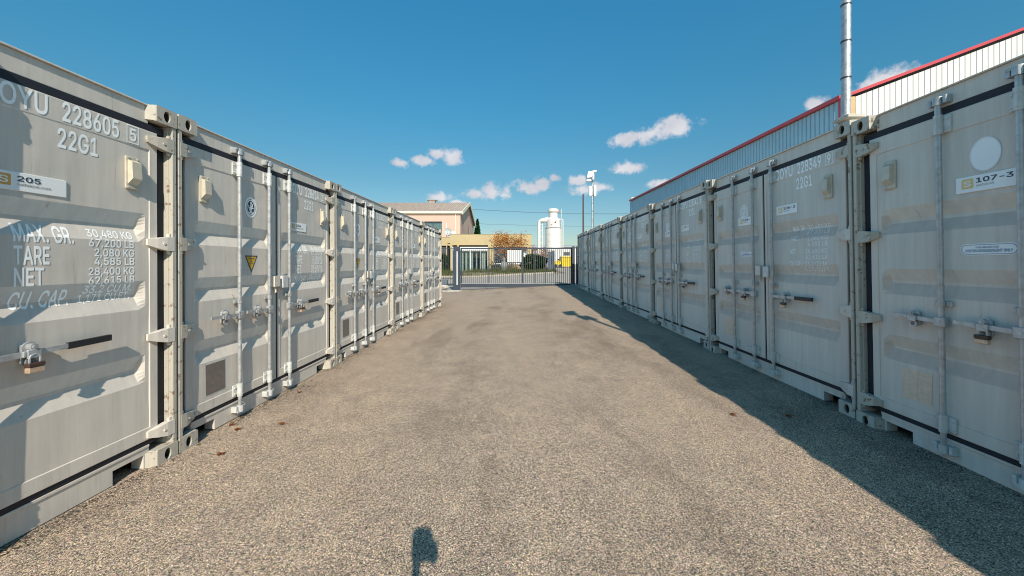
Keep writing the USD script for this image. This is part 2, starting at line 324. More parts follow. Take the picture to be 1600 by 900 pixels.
def ellipse(u, z, a, b, n=28): return sa.scale(sg.Point(u, z).buffer(1.0, n // 4), a, b)

MODEL = '/World/container_model'
stage.CreateClassPrim(MODEL)
def casting(u0, u1, z0, z1, inner):
    fr = sg.box(u0, z0, u1, z1).buffer(-0.008).buffer(0.008, 3).difference(ellipse((u0 + u1) / 2, (z0 + z1) / 2, 0.026, 0.040))
    a = prism_xz(fr, 0.0, 0.016); b = cat([box(u0, u1, 0.0165, 0.178, z1 - .012, z1 - .001), box(u0, u1, 0.0165, 0.178, z0 + .001, z0 + .012), box(u0 + .001, u0 + .013, 0.0165, 0.178, z0 + .0125, z1 - .0125), box(u1 - .013, u1 - .001, 0.0165, 0.178, z0 + .0125, z1 - .0125), box(u0 + .0135, u1 - .0135, 0.17, 0.1775, z0 + .0125, z1 - .0125)])
    s = 1 if inner == u1 else -1
    return cat([a, b]), hull([(inner, 0.012, z0 + .006), (inner, 0.012, z1 - .006), (inner, 0.075, z0 + .006), (inner, 0.075, z1 - .006), (inner + s * 0.034, 0.075, z0 + .006), (inner + s * 0.034, 0.075, z1 - .006)])
for u0, u1, inner in ((0.0, 0.162, 0.162), (W - 0.162, W, W - 0.162)):
    for z0, z1 in ((0, 0.118), (H - 0.118, H)):
        a, g = casting(u0, u1, z0, z1, inner)
        c = obj('corner_casting', cat([a, g]), CREAM, MODEL)
sill = sg.box(0.163, 0.012, W - 0.163, 0.168)
for a in (0.20, W - 0.40): sill = sill.difference(sg.box(a, -0.1, a + 0.20, 0.105))
obj('door_sill', cat([prism_xz(sill, 0.062, 0.15), cbox(0.163, W - 0.163, 0.056, 0.062, 0.150, 0.168, .002)]), PAINT, MODEL)
obj('door_header', cat([cbox(0.163, W - 0.163, 0.060, 0.15, 2.452, 2.576, .003), cbox(0.163, W - 0.163, 0.046, 0.2, 2.576, 2.586, .002)]), PAINT, MODEL)
for s in (0, 1):
    fx = (lambda a, b: (a, b)) if s == 0 else (lambda a, b: (W - b, W - a))
    post = cat([cbox(*fx(0.002, 0.036), 0.006, 0.060, 0.118, H - .118, .004), cbox(*fx(0.003, 0.042), 0.036, 0.14, 0.118, H - .118, .003)])
    cp = obj('corner_post', post, CREAM, MODEL)
    obj('post_gasket', cat([box(*fx(0.044, 0.105), 0.066, 0.10, 0.2, 2.45)]), RUBBER, MODEL)  # black rubber gasket strip between corner post and door edge
obj('header_gasket', box(0.06, W - .06, 0.058, 0.11, 2.4015, 2.451), RUBBER, MODEL)
obj('sill_gasket', box(0.06, W - .06, 0.0585, 0.11, 0.169, 0.2035), RUBBER, MODEL)
obj('centre_gasket', box(1.206, 1.234, 0.060, 0.11, 0.2045, 2.4005), RUBBER, MODEL)
# shell
yy = np.arange(0.16, D - 0.05, 0.0695); offs = np.array([0.0, 0.0, 0.032, 0.032])
side = lambda s: grid(np.array([0, 1.0]), yy, lambda A, Y: np.stack([(0.012 + offs[(np.round((Y - 0.16) / 0.0695).astype(int)) % 4]) if s == 0 else (W - 0.012 - offs[(np.round((Y - 0.16) / 0.0695).astype(int)) % 4]), Y, 0.15 + A * (H - 0.2)], -1))
for s in (0, 1):
    obj('side_wall', side(s), PAINT, MODEL)
    x0, x1 = (0.004, 0.06) if s == 0 else (W - 0.06, W - 0.004)
    obj('side_rail', cat([box(x0, x1, 0.18, D - .18, 0.03, 0.16), box(x0, x1, 0.18, D - .18, H - 0.10, H - 0.03)]), PAINT, MODEL)
obj('roof', cat([box(0.05, W - 0.05, 0.15, D - 0.05, H - 0.05, H - 0.03)]), PAINT, MODEL)
obj('back_wall', box(0.06, W - 0.06, D - 0.06, D - 0.01, 0.1, H - 0.06), PAINT, MODEL)
obj('floor', cat([box(0.06, W - .06, 0.151, D - .07, 0.13, 0.16), box(0.1, W - .1, 0.40, 0.46, 0.02, 0.13)]), DARKIN, MODEL)
for x0 in (0.0, W - 0.162):
    for z0 in (0, H - 0.118): obj('rear_casting', cbox(x0, x0 + .162, D - 0.178, D, z0, z0 + .118), CREAM, MODEL)
doors = []
for di, dd in enumerate((LEFT, RIGHT)):
    dp = obj('door', door_mesh(dd), PAINT, MODEL, smooth=13); doors.append(dp)
    for hz in (0.235, 0.925, 1.600, 2.330):
        s = 1 if di == 0 else -1; X = (lambda u: u) if di == 0 else (lambda u: W - u)
        arm = hull([(X(0.020), y, hz + z) for y in (0.004, 0.036) for z in (-0.052, 0.052)] + [(X(0.075), y, hz + z) for y in (0.006, 0.05) for z in (-0.05, 0.05)] + [(X(0.135), y, hz + z) for y in (0.018, 0.05) for z in (-0.034, 0.036)] + [(X(0.192), y, hz + z) for y in (0.036, 0.05) for z in (-0.014, 0.030)])
        pin = cyl((X(0.046), 0.028, hz - 0.075), (X(0.046), 0.028, hz + 0.075), 0.013, 10)
        bolts = [cyl((X(0.095), 0.012, hz + q), (X(0.095), 0.004, hz + q), 0.009, 8) for q in (0.0,)]
        obj('hinge', cat([arm, pin] + bolts), PAINT if hz < 2 and di == 1 else CREAM, dp)
    vu = 0.280 if di == 0 else 2.150; vz = 2.075
    vent = cat([cbox(vu - .046, vu + .046, 0.040, 0.052, vz - .115, vz + .105, .004),
                hull([(vu + sx * .034, 0.041, vz + .082) for sx in (-1, 1)] + [(vu + sx * .031, 0.012, vz + .066) for sx in (-1, 1)] + [(vu + sx * .034, 0.041, vz - .085) for sx in (-1, 1)] + [(vu + sx * .031, 0.006, vz - .045) for sx in (-1, 1)])]
               + [cyl((vu + sx, .041, vz + q), (vu + sx, .036, vz + q), .006, 6) for sx in (-.03, .03) for q in (.093, -.104)])
    obj('vent', vent, VENT, dp)
    for u in ((0.640, 1.055) if di == 0 else (1.395,)):
        RY = 0.020
        rod = cyl((u, RY, 0.075), (u, RY, 2.51), 0.0165, 14)
        obj('locking_rod', rod, GALV, dp, smooth=35)
        def guide(z0, z1):
            return cat([cyl((u, RY, z0), (u, RY, z1), 0.0235, 14), cyl((u, RY, z0 + .02), (u, RY, z0 + .032), 0.0255, 14), cyl((u, RY, z1 - .032), (u, RY, z1 - .02), 0.0255, 14), cbox(u - .060, u + .060, 0.036, 0.050, z0 + .008, z1 - .008, .003)]
                       + [cyl((u + a, 0.037, z0 + q), (u + a, 0.028, z0 + q), 0.0085, 6) for a in (-.045, .045) for q in (.032, z1 - z0 - .032)])
        obj('rod_bracket', guide(2.262, 2.395), WPLATE, dp, smooth=35); obj('rod_bracket', guide(0.215, 0.335), WPLATE, dp, smooth=35)
        cl = cat([cyl((u, RY, 1.082), (u, RY, 1.118), 0.0225, 12), cbox(u - .052, u + .052, .030, .048, 1.082, 1.118, .003)] + [cyl((u + a, 0.031, 1.1), (u + a, 0.024, 1.1), 0.007, 6) for a in (-.038, .038)])
        obj('rod_clamp', cl, GALV, dp)
        for zc, sg_ in ((2.492, 1), (0.100, -1)):
            cam_ = cat([cyl((u, RY, zc - .028), (u, RY, zc + .028), 0.027, 12), hull([(u - .045, RY - .012, zc + sg_ * .012), (u + .012, RY - .016, zc + sg_ * .012), (u + .012, RY + .016, zc + sg_ * .012), (u - .045, RY + .012, zc + sg_ * .012), (u - .045, RY - .012, zc + sg_ * .03), (u + .012, RY - .016, zc + sg_ * .03), (u + .012, RY + .016, zc + sg_ * .03), (u - .045, RY + .012, zc + sg_ * .03)]),
                        cbox(u - .058, u - .034, 0.012, 0.062, zc - .024, zc + .03, .003), cbox(u + .034, u + .056, 0.012, 0.062, zc - .024, zc + .03, .003)])
            obj('cam_keeper', cam_, WPLATE if sg_ < 0 else GALV, dp, smooth=30)
        hzc = 0.975
        s, L = (-1, 0.335) if di == 0 else (1, 0.575); tilt = 0.012
        hub = cat([cbox(u - .034, u + .034, -0.002, 0.040, hzc - .036, hzc + .034, .005), cyl((u, -0.004, hzc), (u, 0.0, hzc), .014, 10)])
        def barpts(a, b, hh, y0, y1): return [(u + s * q, y, hzc + tilt * q / L * s * (1 if s > 0 else -1) + w) for q in (a, b) for y in (y0, y1) for w in (-hh, hh)]
        bar = hull(barpts(0.02, L, .0145, 0.004, 0.016))
        obj('handle', cat([hub, bar]), GALV, dp)
        if di == 1: obj('handle_grip', cat([hull(barpts(L - .215, L + .010, .0185, -0.001, 0.021))]), GRIP, dp)
        hu = u + s * (0.175 if di == 0 else 0.205)
        hasp = sg.box(hu - .03, hzc - .055, hu + .03, hzc + .035).union(sg.Point(hu, hzc + .035).buffer(.03, 8)).difference(sg.Point(hu, hzc - .035).buffer(.010, 6))
        ret = cat([prism_xz(hasp, 0.022, 0.030), cbox(hu - .022, hu + .022, 0.028, 0.05, hzc - .05, hzc + .05, .003),
                   cyl((hu, 0.022, hzc + .038), (hu, -0.006, hzc + .038), .017, 12), cyl((hu, -0.006, hzc + .038), (hu, -0.012, hzc + .038), .010, 10),
                   cbox(hu - .030, hu + .030, -0.008, 0.004, hzc - .022, hzc + .026, .004), cbox(hu - .045, hu - .030, -0.006, 0.022, hzc - .012, hzc + .018, .003),
                   prism_xz(sg.Point(hu, hzc - .038).buffer(.028, 8).difference(sg.Point(hu, hzc - .038).buffer(.015, 8)), 0.006, 0.014)])
        obj('handle_retainer', ret, GALV, dp)
L_, R_ = doors
lb = cat([cbox(1.252, 1.352, 0.002, 0.05, 1.185, 1.315, .004)])
obj('lock_box_cover', lb, WPLATE, R_)
obj('lock_box', cat([box(1.118, 1.206, 0.003, 0.009, 1.205, 1.318), box(1.118, 1.124, 0.009, 0.05, 1.205, 1.318), box(1.200, 1.206, 0.009, 0.05, 1.205, 1.318), box(1.124, 1.200, 0.009, 0.05, 1.312, 1.318), cyl((1.165, 0.03, 1.14), (1.165, 0.03, 1.21), .012, 8)]), PAINT, L_)

# weights block: two variants of the layout
def weights(variant):
    if variant == 'large':
        rows = [('MAX. GR.', 1.575, .092, 0.265), ('TARE', 1.452, .096, 0.150), ('NET', 1.335, .096, 0.125), ('CU. CAP.', 1.212, .090, 0.265)]
        lab = [text(s, h, w, True, 'left', 1.560, z) for s, z, h, w in rows]
        zz = (1.622, 1.562, 1.502, 1.447, 1.384, 1.327, 1.272, 1.218); hh = .046
    else:
        rows = [('MAX GR.', 1.690, .048, 0.17), ('TARE', 1.585, .048, 0.095), ('NET', 1.450, .048, 0.07), ('CU. CAP.', 1.322, .046, 0.15)]
        lab = [text(s, h, w, True, 'left', 1.640, z) for s, z, h, w in rows]
        zz = (1.690, 1.637, 1.577, 1.520, 1.447, 1.388, 1.322, 1.268); hh = .043
    vals = ('30,480 KG', '67,200 LB', '2,080 KG', '4,585 LB', '28,400 KG', '62,615 LB', '33.2 CU.M.', '1,171 CU.FT.')
    wid = {9: .270, 8: .240, 10: .285, 12: .300}
    val = [text(s, hh, wid[len(s)], variant == 'large', 'right', 2.170 if variant == 'large' else 2.120, z) for s, z in zip(vals, zz)]
    return on_door(cat(lab)), on_door(cat(val))
WEIGHTS = {k: weights(k) for k in ('large', 'small')}

def emblem(white=False):
    u, z = 0.835, 2.005
    dots = [ellipse(u + .076 * math.cos(a), z + .096 * math.sin(a), .0085, .0085, 8) for a in np.linspace(0, 2 * np.pi, 26, endpoint=False)]
    ring = unary_union(dots + [ellipse(u, z, .079, .099).difference(ellipse(u, z, .066, .084)), ellipse(u, z, .058, .074).difference(ellipse(u, z, .050, .064))])
    fig = unary_union([sg.box(u - .012, z - .05, u + .010, z + .03), sg.Point(u, z + .042).buffer(.013), sg.box(u - .032, z - .012, u + .034, z - .001), sa.rotate(sg.box(u + .008, z - .04, u + .018, z + .04), -22), sa.rotate(sg.box(u - .026, z - .05, u - .017, z + .02), 24), sg.box(u - .03, z - .056, u + .03, z - .048)])
    return on_door(flat(ring), .0022), on_door(flat(ellipse(u, z, .050, .064)), .0012), on_door(flat(fig), .0026)
EMB = emblem()
def decals_left(p, number, code, side):
    """Stickers and plates on the left door; p is the container's path."""
    d = p + '/door'
    if side == 'left':
        obj('class_emblem', EMB[0], STENCIL, d); obj('class_emblem_field', EMB[1], INK, d); obj('class_emblem_figure', EMB[2], STENCIL, d)
        tri = sg.Polygon([(0.750, 1.530), (0.926, 1.530), (0.838, 1.362)])
        obj('warning_triangle', on_door(flat(tri.buffer(-.012, join_style=2)), .0026), YELLOW, d); obj('warning_triangle_border', on_door(flat(tri), .0012), INK, d)
        obj('warning_print', on_door(cat([text('DANGER', .017, .085, True, 'left', .797, 1.492), text('HIGH', .013, .045, True, 'left', .816, 1.468), text('VOLTAGE', .013, .05, True, 'left', .813, 1.446)]), .0036), INK, d)
        plate, pm = sg.box(0.300, 0.335, 0.505, 0.592), PLATE
        fr = sg.box(.292, .327, .513, .600)
        for cu in (.292, .4025, .513):
            for cz in (.327, .600): fr = fr.union(sg.Point(cu, cz).buffer(.011, 4))
        for cz in (.46,):
            for cu in (.292, .513): fr = fr.union(sg.Point(cu, cz).buffer(.011, 4))
        obj('data_plate_frame', on_door(flat(fr), .0012), WPLATE, d)
        obj('data_plate', on_door(flat(plate), .0024), pm, d)
    else:
        if code[0] == '107-3':
            obj('blank_patch', on_door(flat(ellipse(.866, 2.065, .081, .108)), .0016), STICKER, d); obj('blank_patch_rim', on_door(flat(ellipse(.866, 2.065, .081, .108).difference(ellipse(.866, 2.065, .076, .102))), .0028), mat('patch_rim', (.62, .62, .60)), d)
        else:
            obj('class_emblem', EMB[0], STICKER, d); obj('class_emblem_figure', EMB[2], STICKER, d)
            obj('class_emblem_field', on_door(flat(ellipse(.835, 2.005, .050, .064).difference(ellipse(.835, 2.005, .040, .053))), .002), STICKER, d)
        plate = sg.box(0.340, 0.355, 0.545, 0.578)
        for cu in (.340, .4425, .545):
            for cz in (.355, .578): plate = plate.union(sg.Point(cu, cz).buffer(.008, 4))
        obj('data_plate', on_door(flat(plate), .0018), PLATE_PALE, d)
        obj('data_plate_print', on_door(cat([rect(.446, .4485, .36, .574)] + [rect(.356 + .1 * (i % 2), .356 + .1 * (i % 2) + .07, z, z + .0025) for i, z in enumerate(np.linspace(.395, .55, 6))]), .0026), mat_plate_print, d)
        pill = rrect(0.728, 1.018, 1.428, 1.503, .036)
        obj('repair_label', on_door(flat(pill), .0014), STICKER, d)
        obj('repair_label_print', on_door(cat([flat(rrect(.734, 1.012, 1.434, 1.497, .031).difference(rrect(.738, 1.008, 1.438, 1.493, .028))), text('FOR REPAIR USE', .010, .115, True, 'left', .812, 1.474), text('CORTEN OR EQUIVALENT ONLY', .017, .235, True, 'left', .755, 1.449)]), .0026), BLUEINK, d)
        sticker(d, 0.712, 1.020, 1.838, 1.942, code[0], True)
def sticker(d, u0, u1, z0, z1, code, faded):
    fl = list(LEFT); w = u1 - u0; h = z1 - z0
    b = box(u0, u1, 0, 1, z0, z1); yb = DY + 0.0055
    def lay(m, off): v = m.vertices; return trimesh.Trimesh(np.c_[v[:, 0], np.full(len(v), yb - off), v[:, 1]], m.faces, process=False)
    obj('unit_sticker', cbox(u0, u1, DY - .001, DY + .008, z0, z1, .0012), STICKER, d)
    yb = DY - .001
    lg = rrect(u0 + .11 * w, u0 + .11 * w + .60 * h, z0 + .24 * h, z0 + .84 * h, .006)
    obj('unit_sticker_logo', lay(flat(lg), .0012), ORANGE_FADE if faded else ORANGE, d)
    obj('unit_sticker_letter', lay(text('S', .34 * h, .38 * h, True, 'left', u0 + .11 * w + .11 * h, z0 + .37 * h), .0022), STICKER, d)
    wid = .11 * len(code) * h * (2.0 if len(code) <= 3 else 2.1)
    obj('unit_number', lay(text(code, .28 * h, wid * 1.5, True, 'left', u0 + .36 * w, z0 + .53 * h), .0014), INK, d)
    obj('unit_sticker_print', lay(cat([text('selfstock' + ('' if faded else '.com'), .13 * h, .30 * w if faded else .42 * w, not faded, 'left', u0 + .36 * w, z0 + .30 * h)]), .0014), INKGREY, d)
def decals_right(p, number, code, side):
    d = p + '/door_001'
    num, chk = number
    obj('owner_number', on_door(cat([text('COYU', .108, .262, True, 'left', 1.437, 2.283), text(num, .108, .305, True, 'left', 1.765, 2.283)]), .0018), STENCIL, d)
    obj('check_digit', on_door(cat([text(chk, .080, .042, True, 'left', 2.138, 2.293),
        flat(sg.box(2.118, 2.274, 2.200, 2.394).difference(sg.box(2.123, 2.279, 2.195, 2.389)))]), .0018), STENCIL, d)
    obj('type_code', on_door(text('22G1', .108, .205, True, 'left', 1.745, 2.125), .0018), STENCIL, d)
    wl_, wv_ = WEIGHTS['large' if side == 'left' else 'small']
    obj('weight_labels', wl_, STENCIL, d); obj('weight_values', wv_, STENCIL, d)
    if side == 'left': sticker(d, 1.452, 1.785, 1.838, 1.935, code[1], False)
    else: sticker(d, 1.440, 1.750, 1.885, 1.985, code[1], True)

LEAN = {'left': -0.14, 'right': 1.01}
SP = 2.4508
def place_container(side, i, number, code, label, decals=True, group='grey storage containers standing in two rows'):
    if side == 'left':      # faces +x; its left edge is the near one
        y0 = 2.78 + SP * i + 0.006; z0 = 0.0019 * (y0 + 1.2 - 2.78) - 0.006
        p = copy_of(MODEL, 'storage_container', label, 'storage container', (-2.571, y0, z0), 90, group, False, LEAN[side])
    else:                   # faces -x; its left edge is the far one
        y1 = 3.249 + SP * (i + 1) - 0.006; z0 = 0.098 + 0.0128 * (y1 - 1.2 - 3.25) - 0.012
        p = copy_of(MODEL, 'storage_container', label, 'storage container', (2.918, y1, z0), -90, group, False, LEAN[side])
    if decals:
        decals_left(p, number, code, side); decals_right(p, number, code, side)
    return p
LD = [(-1, ('228605', '5'), ('', '205'), 'grey container at the near left edge, big number 205 sticker and weights in view'),
      (0, ('228614', '2'), ('', '204'), 'second grey container of the left row, yellow triangle and brown plate on its door'),
      (1, ('228627', '0'), ('', '203'), 'third grey container of the left row, between those marked 204 and the small far ones'),
      (2, ('228603', '9'), ('', '202'), 'last but one grey container of the left row, towards the gate'),
      (3, ('228619', '7'), ('', '201'), 'farthest grey container of the left row, beside the gate motor')]
RD = [(-1, ('228357', '8'), ('107-3', '107-4'), 'grey container at the near right edge with blank white oval and 107-3 sticker'),
      (0, ('228349', '9'), ('106-1', '106-2'), 'grey container numbered 228349 9 with stickers 106-1 and 106-2'),
      (1, ('228341', '5'), ('105-1', '105-2'), 'grey container numbered 228341 5 just beyond the one marked 106-1'),
      (2, ('228352', '6'), ('104-1', '104-2'), 'fourth grey container of the shaded right row'),
      (3, ('228338', '1'), ('103-1', '103-2'), 'fifth grey container of the shaded right row, floodlight mast at its far corner'),
      (4, ('228344', '4'), ('102-1', '102-2'), 'last but one grey container of the shaded right row'),
      (5, ('228360', '3'), ('101-1', '101-2'), 'farthest grey container of the shaded right row, touching the gate')]
for i, num, code, lab in LD: place_container('left', i, num, code, lab)
for i, num, code, lab in RD: place_container('right', i, num, code, lab)
for side, i, lab in (('right', -2, 'grey container behind the viewpoint, next to the one marked 107-3'), ('right', -3, 'grey container of the right row farthest behind the viewpoint'), ('left', -2, 'grey container behind the viewpoint, next to the one marked 205')):
    place_container(side, i, None, None, lab, False)

# ------------------------------------------------------------------ padlocks
def padlock(path):
    obj('padlock_body', cat([cbox(-.034, .034, -.014, .014, -.052, -.022, .004)]), BRASS, path)
    obj('padlock_cap', cat([cbox(-.036, .036, -.0155, .0155, -.022, .002, .004)]), PADBROWN, path)
    a = np.linspace(0, np.pi, 9)
    obj('shackle', tube([(-.022, 0, 0)] + [(-.022 * math.cos(t), 0, .026 + .020 * math.sin(t)) for t in a] + [(.022, 0, 0)], .0048, 8), GALV, path, smooth=40)
first_pad = None
def put_padlock(side, i, du, label, dz=0.0):
    global first_pad
    y = 2.78 + SP * i + .006 + du if side == 'left' else 3.249 + SP * (i + 1) - .006 - du
    z = (0.0019 * (y - 2.78) if side == 'left' else .098 + .0128 * (y - 3.25) - .01) + 0.922 + dz
    x = -2.571 + .004 if side == 'left' else 2.918 - .021
    rot = 90 if side == 'left' else -90
    if first_pad is None:
        first_pad = thing('padlock', label, 'padlock', (x, y, z), rot, 'padlocks on the container handles'); padlock(first_pad)
    else: copy_of(first_pad, 'padlock', label, 'padlock', (x, y, z), rot, 'padlocks on the container handles')
put_padlock('left', -1, 1.60, 'tan padlock on the handle of the container marked 205')
put_padlock('left', 0, 1.60, 'padlock on the black-gripped handle of the second container on the left')
put_padlock('left', 1, 1.60, 'padlock on the black-gripped handle of the third container on the left')
put_padlock('left', 2, 1.60, 'padlock on the handle of the last but one left container')
put_padlock('right', -1, 0.885, 'brown padlock beside the rod on the door marked 107-3')
put_padlock('right', 0, 0.885, 'brown padlock on the door marked 106-1')
put_padlock('right', 0, 1.60, 'brown padlock on the black-gripped handle of the door marked 106-2')
put_padlock('right', 1, 0.885, 'padlock on the left door of the container numbered 228341 5')
put_padlock('right', 1, 1.60, 'padlock on the right door of the container numbered 228341 5')
put_padlock('right', 2, 0.885, 'padlock on the left door of the fourth container on the right')
put_padlock('right', 2, 1.60, 'padlock on the right door of the fourth container on the right')
put_padlock('right', 3, 1.60, 'padlock on the right door of the fifth container on the right')

# ------------------------------------------------------------------ floodlight masts and the photographer's camera
WHITE = mat('white_enamel', (0.80, 0.80, 0.79), 0.4, var=0.04)
GLASSY = mat('lamp_glass', (0.35, 0.45, 0.48), 0.08, 0.0, spec=1.0)
BLACKP = mat('black_plastic', (0.02, 0.02, 0.022), 0.5)
def mast(path, top):
    obj('pole', cat([cyl((0, 0, 0.02), (0, 0, top - .9), .036, 16), cyl((0, 0, top - .9), (0, 0, top), .030, 16)]), GALV, path, smooth=35)
    for z in np.arange(3.05, top - .5, 0.335): obj('pole_band', cyl((0, 0, z), (0, 0, z + .012), .0395, 16), BLACKP, path)
    obj('clamp_plate', cbox(-.075, .075, -.11, .06, 2.66, 2.69, .004), CREAM, path); obj('pole_clamp', cbox(-.05, .05, -.045, .045, 2.0, 2.05, .003), CREAM, path)
    obj('cable', tube([(.045, .02, 2.7), (.052, .02, 3.0), (.044, .02, 3.4), (.046, .02, 4.0), (.04, .02, top - .6)], .007, 6), BLACKP, path)
    fl = obj('floodlight', cat([hull([(x, y, z) for x, y, z in ((-.24, -.15, top + .04), (-.24, .15, top + .04), (-.20, -.15, top + .29), (-.20, .15, top + .29), (.02, -.14, top + .08), (.02, .14, top + .08), (.04, -.14, top + .30), (.04, .14, top + .30))]), cbox(-.02, .14, -.17, .17, top + .28, top + .34, .01)]), WHITE, path)
    obj('lamp_glass', hull([(x, y, z) for y in (-.125, .125) for x, z in ((-.243, top + .065), (-.208, top + .27), (-.228, top + .062), (-.195, top + .268))]), GLASSY, fl)
    obj('lamp_bracket', cat([cbox(-.035, .035, -.21, -.20, top - .05, top + .18, .003), cbox(-.035, .035, .20, .21, top - .05, top + .18, .003), cbox(-.035, .035, -.21, .21, top - .055, top - .045, .002)]), GALV, path)
    obj('second_floodlight', cbox(-.26, -.05, -.10, .10, top - .09, top - .03, .012), WHITE, path)
    obj('antenna_panel', cbox(-.14, -.05, -.10, .10, top - .70, top - .30, .01), WHITE, path); obj('antenna_panel', cbox(.05, .14, -.10, .10, top - .72, top - .28, .01), WHITE, path)
m1 = thing('floodlight_mast', 'tall galvanised mast at the joint of the two nearest right containers', 'light mast', (3.01, 3.45, .09), 0, 'floodlight masts behind the right row')
mast(m1, 4.75)
copy_of(m1, 'floodlight_mast', 'floodlight mast with white lamp head rising behind the far right containers', 'light mast', (3.12, 15.55, .22), 0, 'floodlight masts behind the right row')
sp = thing('camera_tripod', 'black scanning camera on a tripod whose shadow falls on the asphalt in the foreground', 'camera', (0, -0.085, 0.0), 0)
obj('camera_body', cat([cbox(-.060, .044, -.03, .03, 1.428, 1.592, .022), cbox(.030, .066, -.028, .028, 1.425, 1.52, .012)]), BLACKP, sp)
obj('column', cat([cyl((-.035, 0, .75), (-.035, 0, 1.30), .017, 10), cyl((-.035, 0, 1.30), (-.035, 0, 1.432), .019, 10)]), BLACKP, sp)
for k in range(3):
    a = math.radians(90 + 120 * k + 180); e = (.36 * math.cos(a), .36 * math.sin(a))
    obj('leg', cyl((-.035, 0, .95), (e[0], e[1], float(gz(e[0], e[1] - .085))), .013, 8, .009), BLACKP, sp)

# ------------------------------------------------------------------ things of the distance, placed in the frame of the lens
def C(xc, zc, z=0.0):
    return (xc * math.cos(YAW) - zc * math.sin(YAW), xc * math.sin(YAW) + zc * math.cos(YAW), z)
RZ = math.degrees(YAW)
def px(x, Z): return (x - 800) / F * Z
def pz(y, Z): return EYE + (HY - y) / F * Z

# ---- warehouse behind the right row
CLAD_BLUE = mat('cladding_blue_grey', (0.27, 0.42, 0.50), 0.5, 0.0, var=0.06, scale=1.5)  # side wall sheets have a blue-grey colour of their own
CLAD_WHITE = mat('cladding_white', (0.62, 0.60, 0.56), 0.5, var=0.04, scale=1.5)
RED = mat('red_trim', (0.46, 0.055, 0.065), 0.4, var=0.05)
TAN = mat('tan_corner', (0.55, 0.33, 0.14), 0.6)
ROOFG = mat('sheet_roof_grey', (0.35, 0.36, 0.37), 0.5, var=0.1)
Zc = 10.7; Xc = px(1316, Zc); EAVE = pz(152.5, Zc)
lw = thing('warehouse', 'large clad warehouse with red roof trim rising behind the right row of containers', 'warehouse', C(Xc, Zc), RZ)
wl = 17.6; wa = math.atan(0.0285)
def onside(t, o, z): return (-t * math.sin(wa) - o * math.cos(wa), t * math.cos(wa) - o * math.sin(wa), z)
z0 = 0.0
pitch = .166
inner = hull([onside(t, o, z) for t in (0.3, wl) for o in (-.02, -.25) for z in (0, EAVE - .06)])
obj('side_wall', inner, CLAD_BLUE, lw)
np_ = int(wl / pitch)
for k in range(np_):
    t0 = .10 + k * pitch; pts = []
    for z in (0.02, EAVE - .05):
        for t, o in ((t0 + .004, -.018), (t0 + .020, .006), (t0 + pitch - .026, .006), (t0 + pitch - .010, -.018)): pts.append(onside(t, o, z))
    obj('side_panel', hull(pts), CLAD_BLUE, lw)
SL = 0.377; GW = 12.5
obj('gable_wall', prism_xz(sg.Polygon([(.35, 0), (2 * GW, 0), (2 * GW, EAVE - .1), (GW, EAVE + SL * GW - .1), (.35, EAVE + .02)]), .03, .3), CLAD_WHITE, lw)
for k in range(int(GW / pitch)):
    x0 = .36 + k * pitch; x1 = x0 + pitch - .022
    obj('gable_panel', prism_xz(sg.Polygon([(x0, .02), (x1, .02), (x1, EAVE + SL * x1 - .12), (x0, EAVE + SL * x0 - .12)]), -.030, .028), CLAD_WHITE, lw)
obj('corner_trim', box(.20, .345, -.03, .32, 0, EAVE + .02), TAN, lw)
obj('corner_flashing', hull([onside(t, o, z) for t in (-.02, .085) for o in (-.02, .04) for z in (0, EAVE)]), RED, lw)
obj('rake_trim', prism_xz(sg.Polygon([(-.06, EAVE - .06), (GW, EAVE + SL * GW - .03), (GW, EAVE + SL * GW + .045), (-.06, EAVE + .025)]), -.10, .06), RED, lw)
obj('eave_trim', hull([onside(t, o, z) for t in (-.02, wl) for o in (-.02, .11) for z in (EAVE - .03, EAVE + .065)]), RED, lw)
obj('roof', hull([onside(0.06, .06, EAVE + .05), onside(wl, .06, EAVE + .05), onside(0.06, .06, EAVE + .0), onside(wl, .06, EAVE), (GW, .06, EAVE + SL * GW + .04), (GW, .06, EAVE + SL * GW), (GW, wl, EAVE + SL * GW + .04), (GW, wl, EAVE + SL * GW)]), ROOFG, lw)
obj('roof', hull([(GW + .01, .06, EAVE + SL * GW + .04), (GW + .01, .06, EAVE + SL * GW), (GW + .01, wl, EAVE + SL * GW + .04), (GW + .01, wl, EAVE + SL * GW), (2 * GW, .06, EAVE + .04), (2 * GW, .06, EAVE), (2 * GW, wl, EAVE + .04), (2 * GW, wl, EAVE)]), ROOFG, lw)
obj('far_gable', prism_xz(sg.Polygon([(-.6, 0), (2 * GW, 0), (2 * GW, EAVE), (GW, EAVE + SL * GW), (2.0, EAVE + SL * 2 + .35), (.0, EAVE + .30), (-.40, EAVE + .28)]), wl + .02, wl + .25), CLAD_WHITE, lw)

# ---- gate
ANTH = mat('anthracite_paint', (0.035, 0.045, 0.062), 0.45, var=0.12)
GB = 20.0
def gq(x): return px(x, GB)
gl, gr = gq(720.5), gq(893)
gbase = float(gz(0, 20))
gate = thing('sliding_gate', 'dark grey sliding gate of thin vertical bars closing the end of the lane', 'gate', C(0, GB), RZ)
zt, zb = pz(388.0, GB), pz(443.5, GB)
obj('top_rail', cbox(gl, gr, -.03, .03, zt - .035, zt + .035), ANTH, gate)
obj('bottom_rail', cbox(gl, gr, -.05, .05, pz(448.6, GB), zb), ANTH, gate)
obj('rail_strip', cbox(gl, gr, -.056, -.045, zb + .004, zb + .03, .002), GALV, gate)
n = int((gr - gl) / .107)
for k in range(1, n): obj('bar', box(gl + k * (gr - gl) / n - .0125, gl + k * (gr - gl) / n + .0125, -.0125, .0125, zb, zt - .035), ANTH, gate)
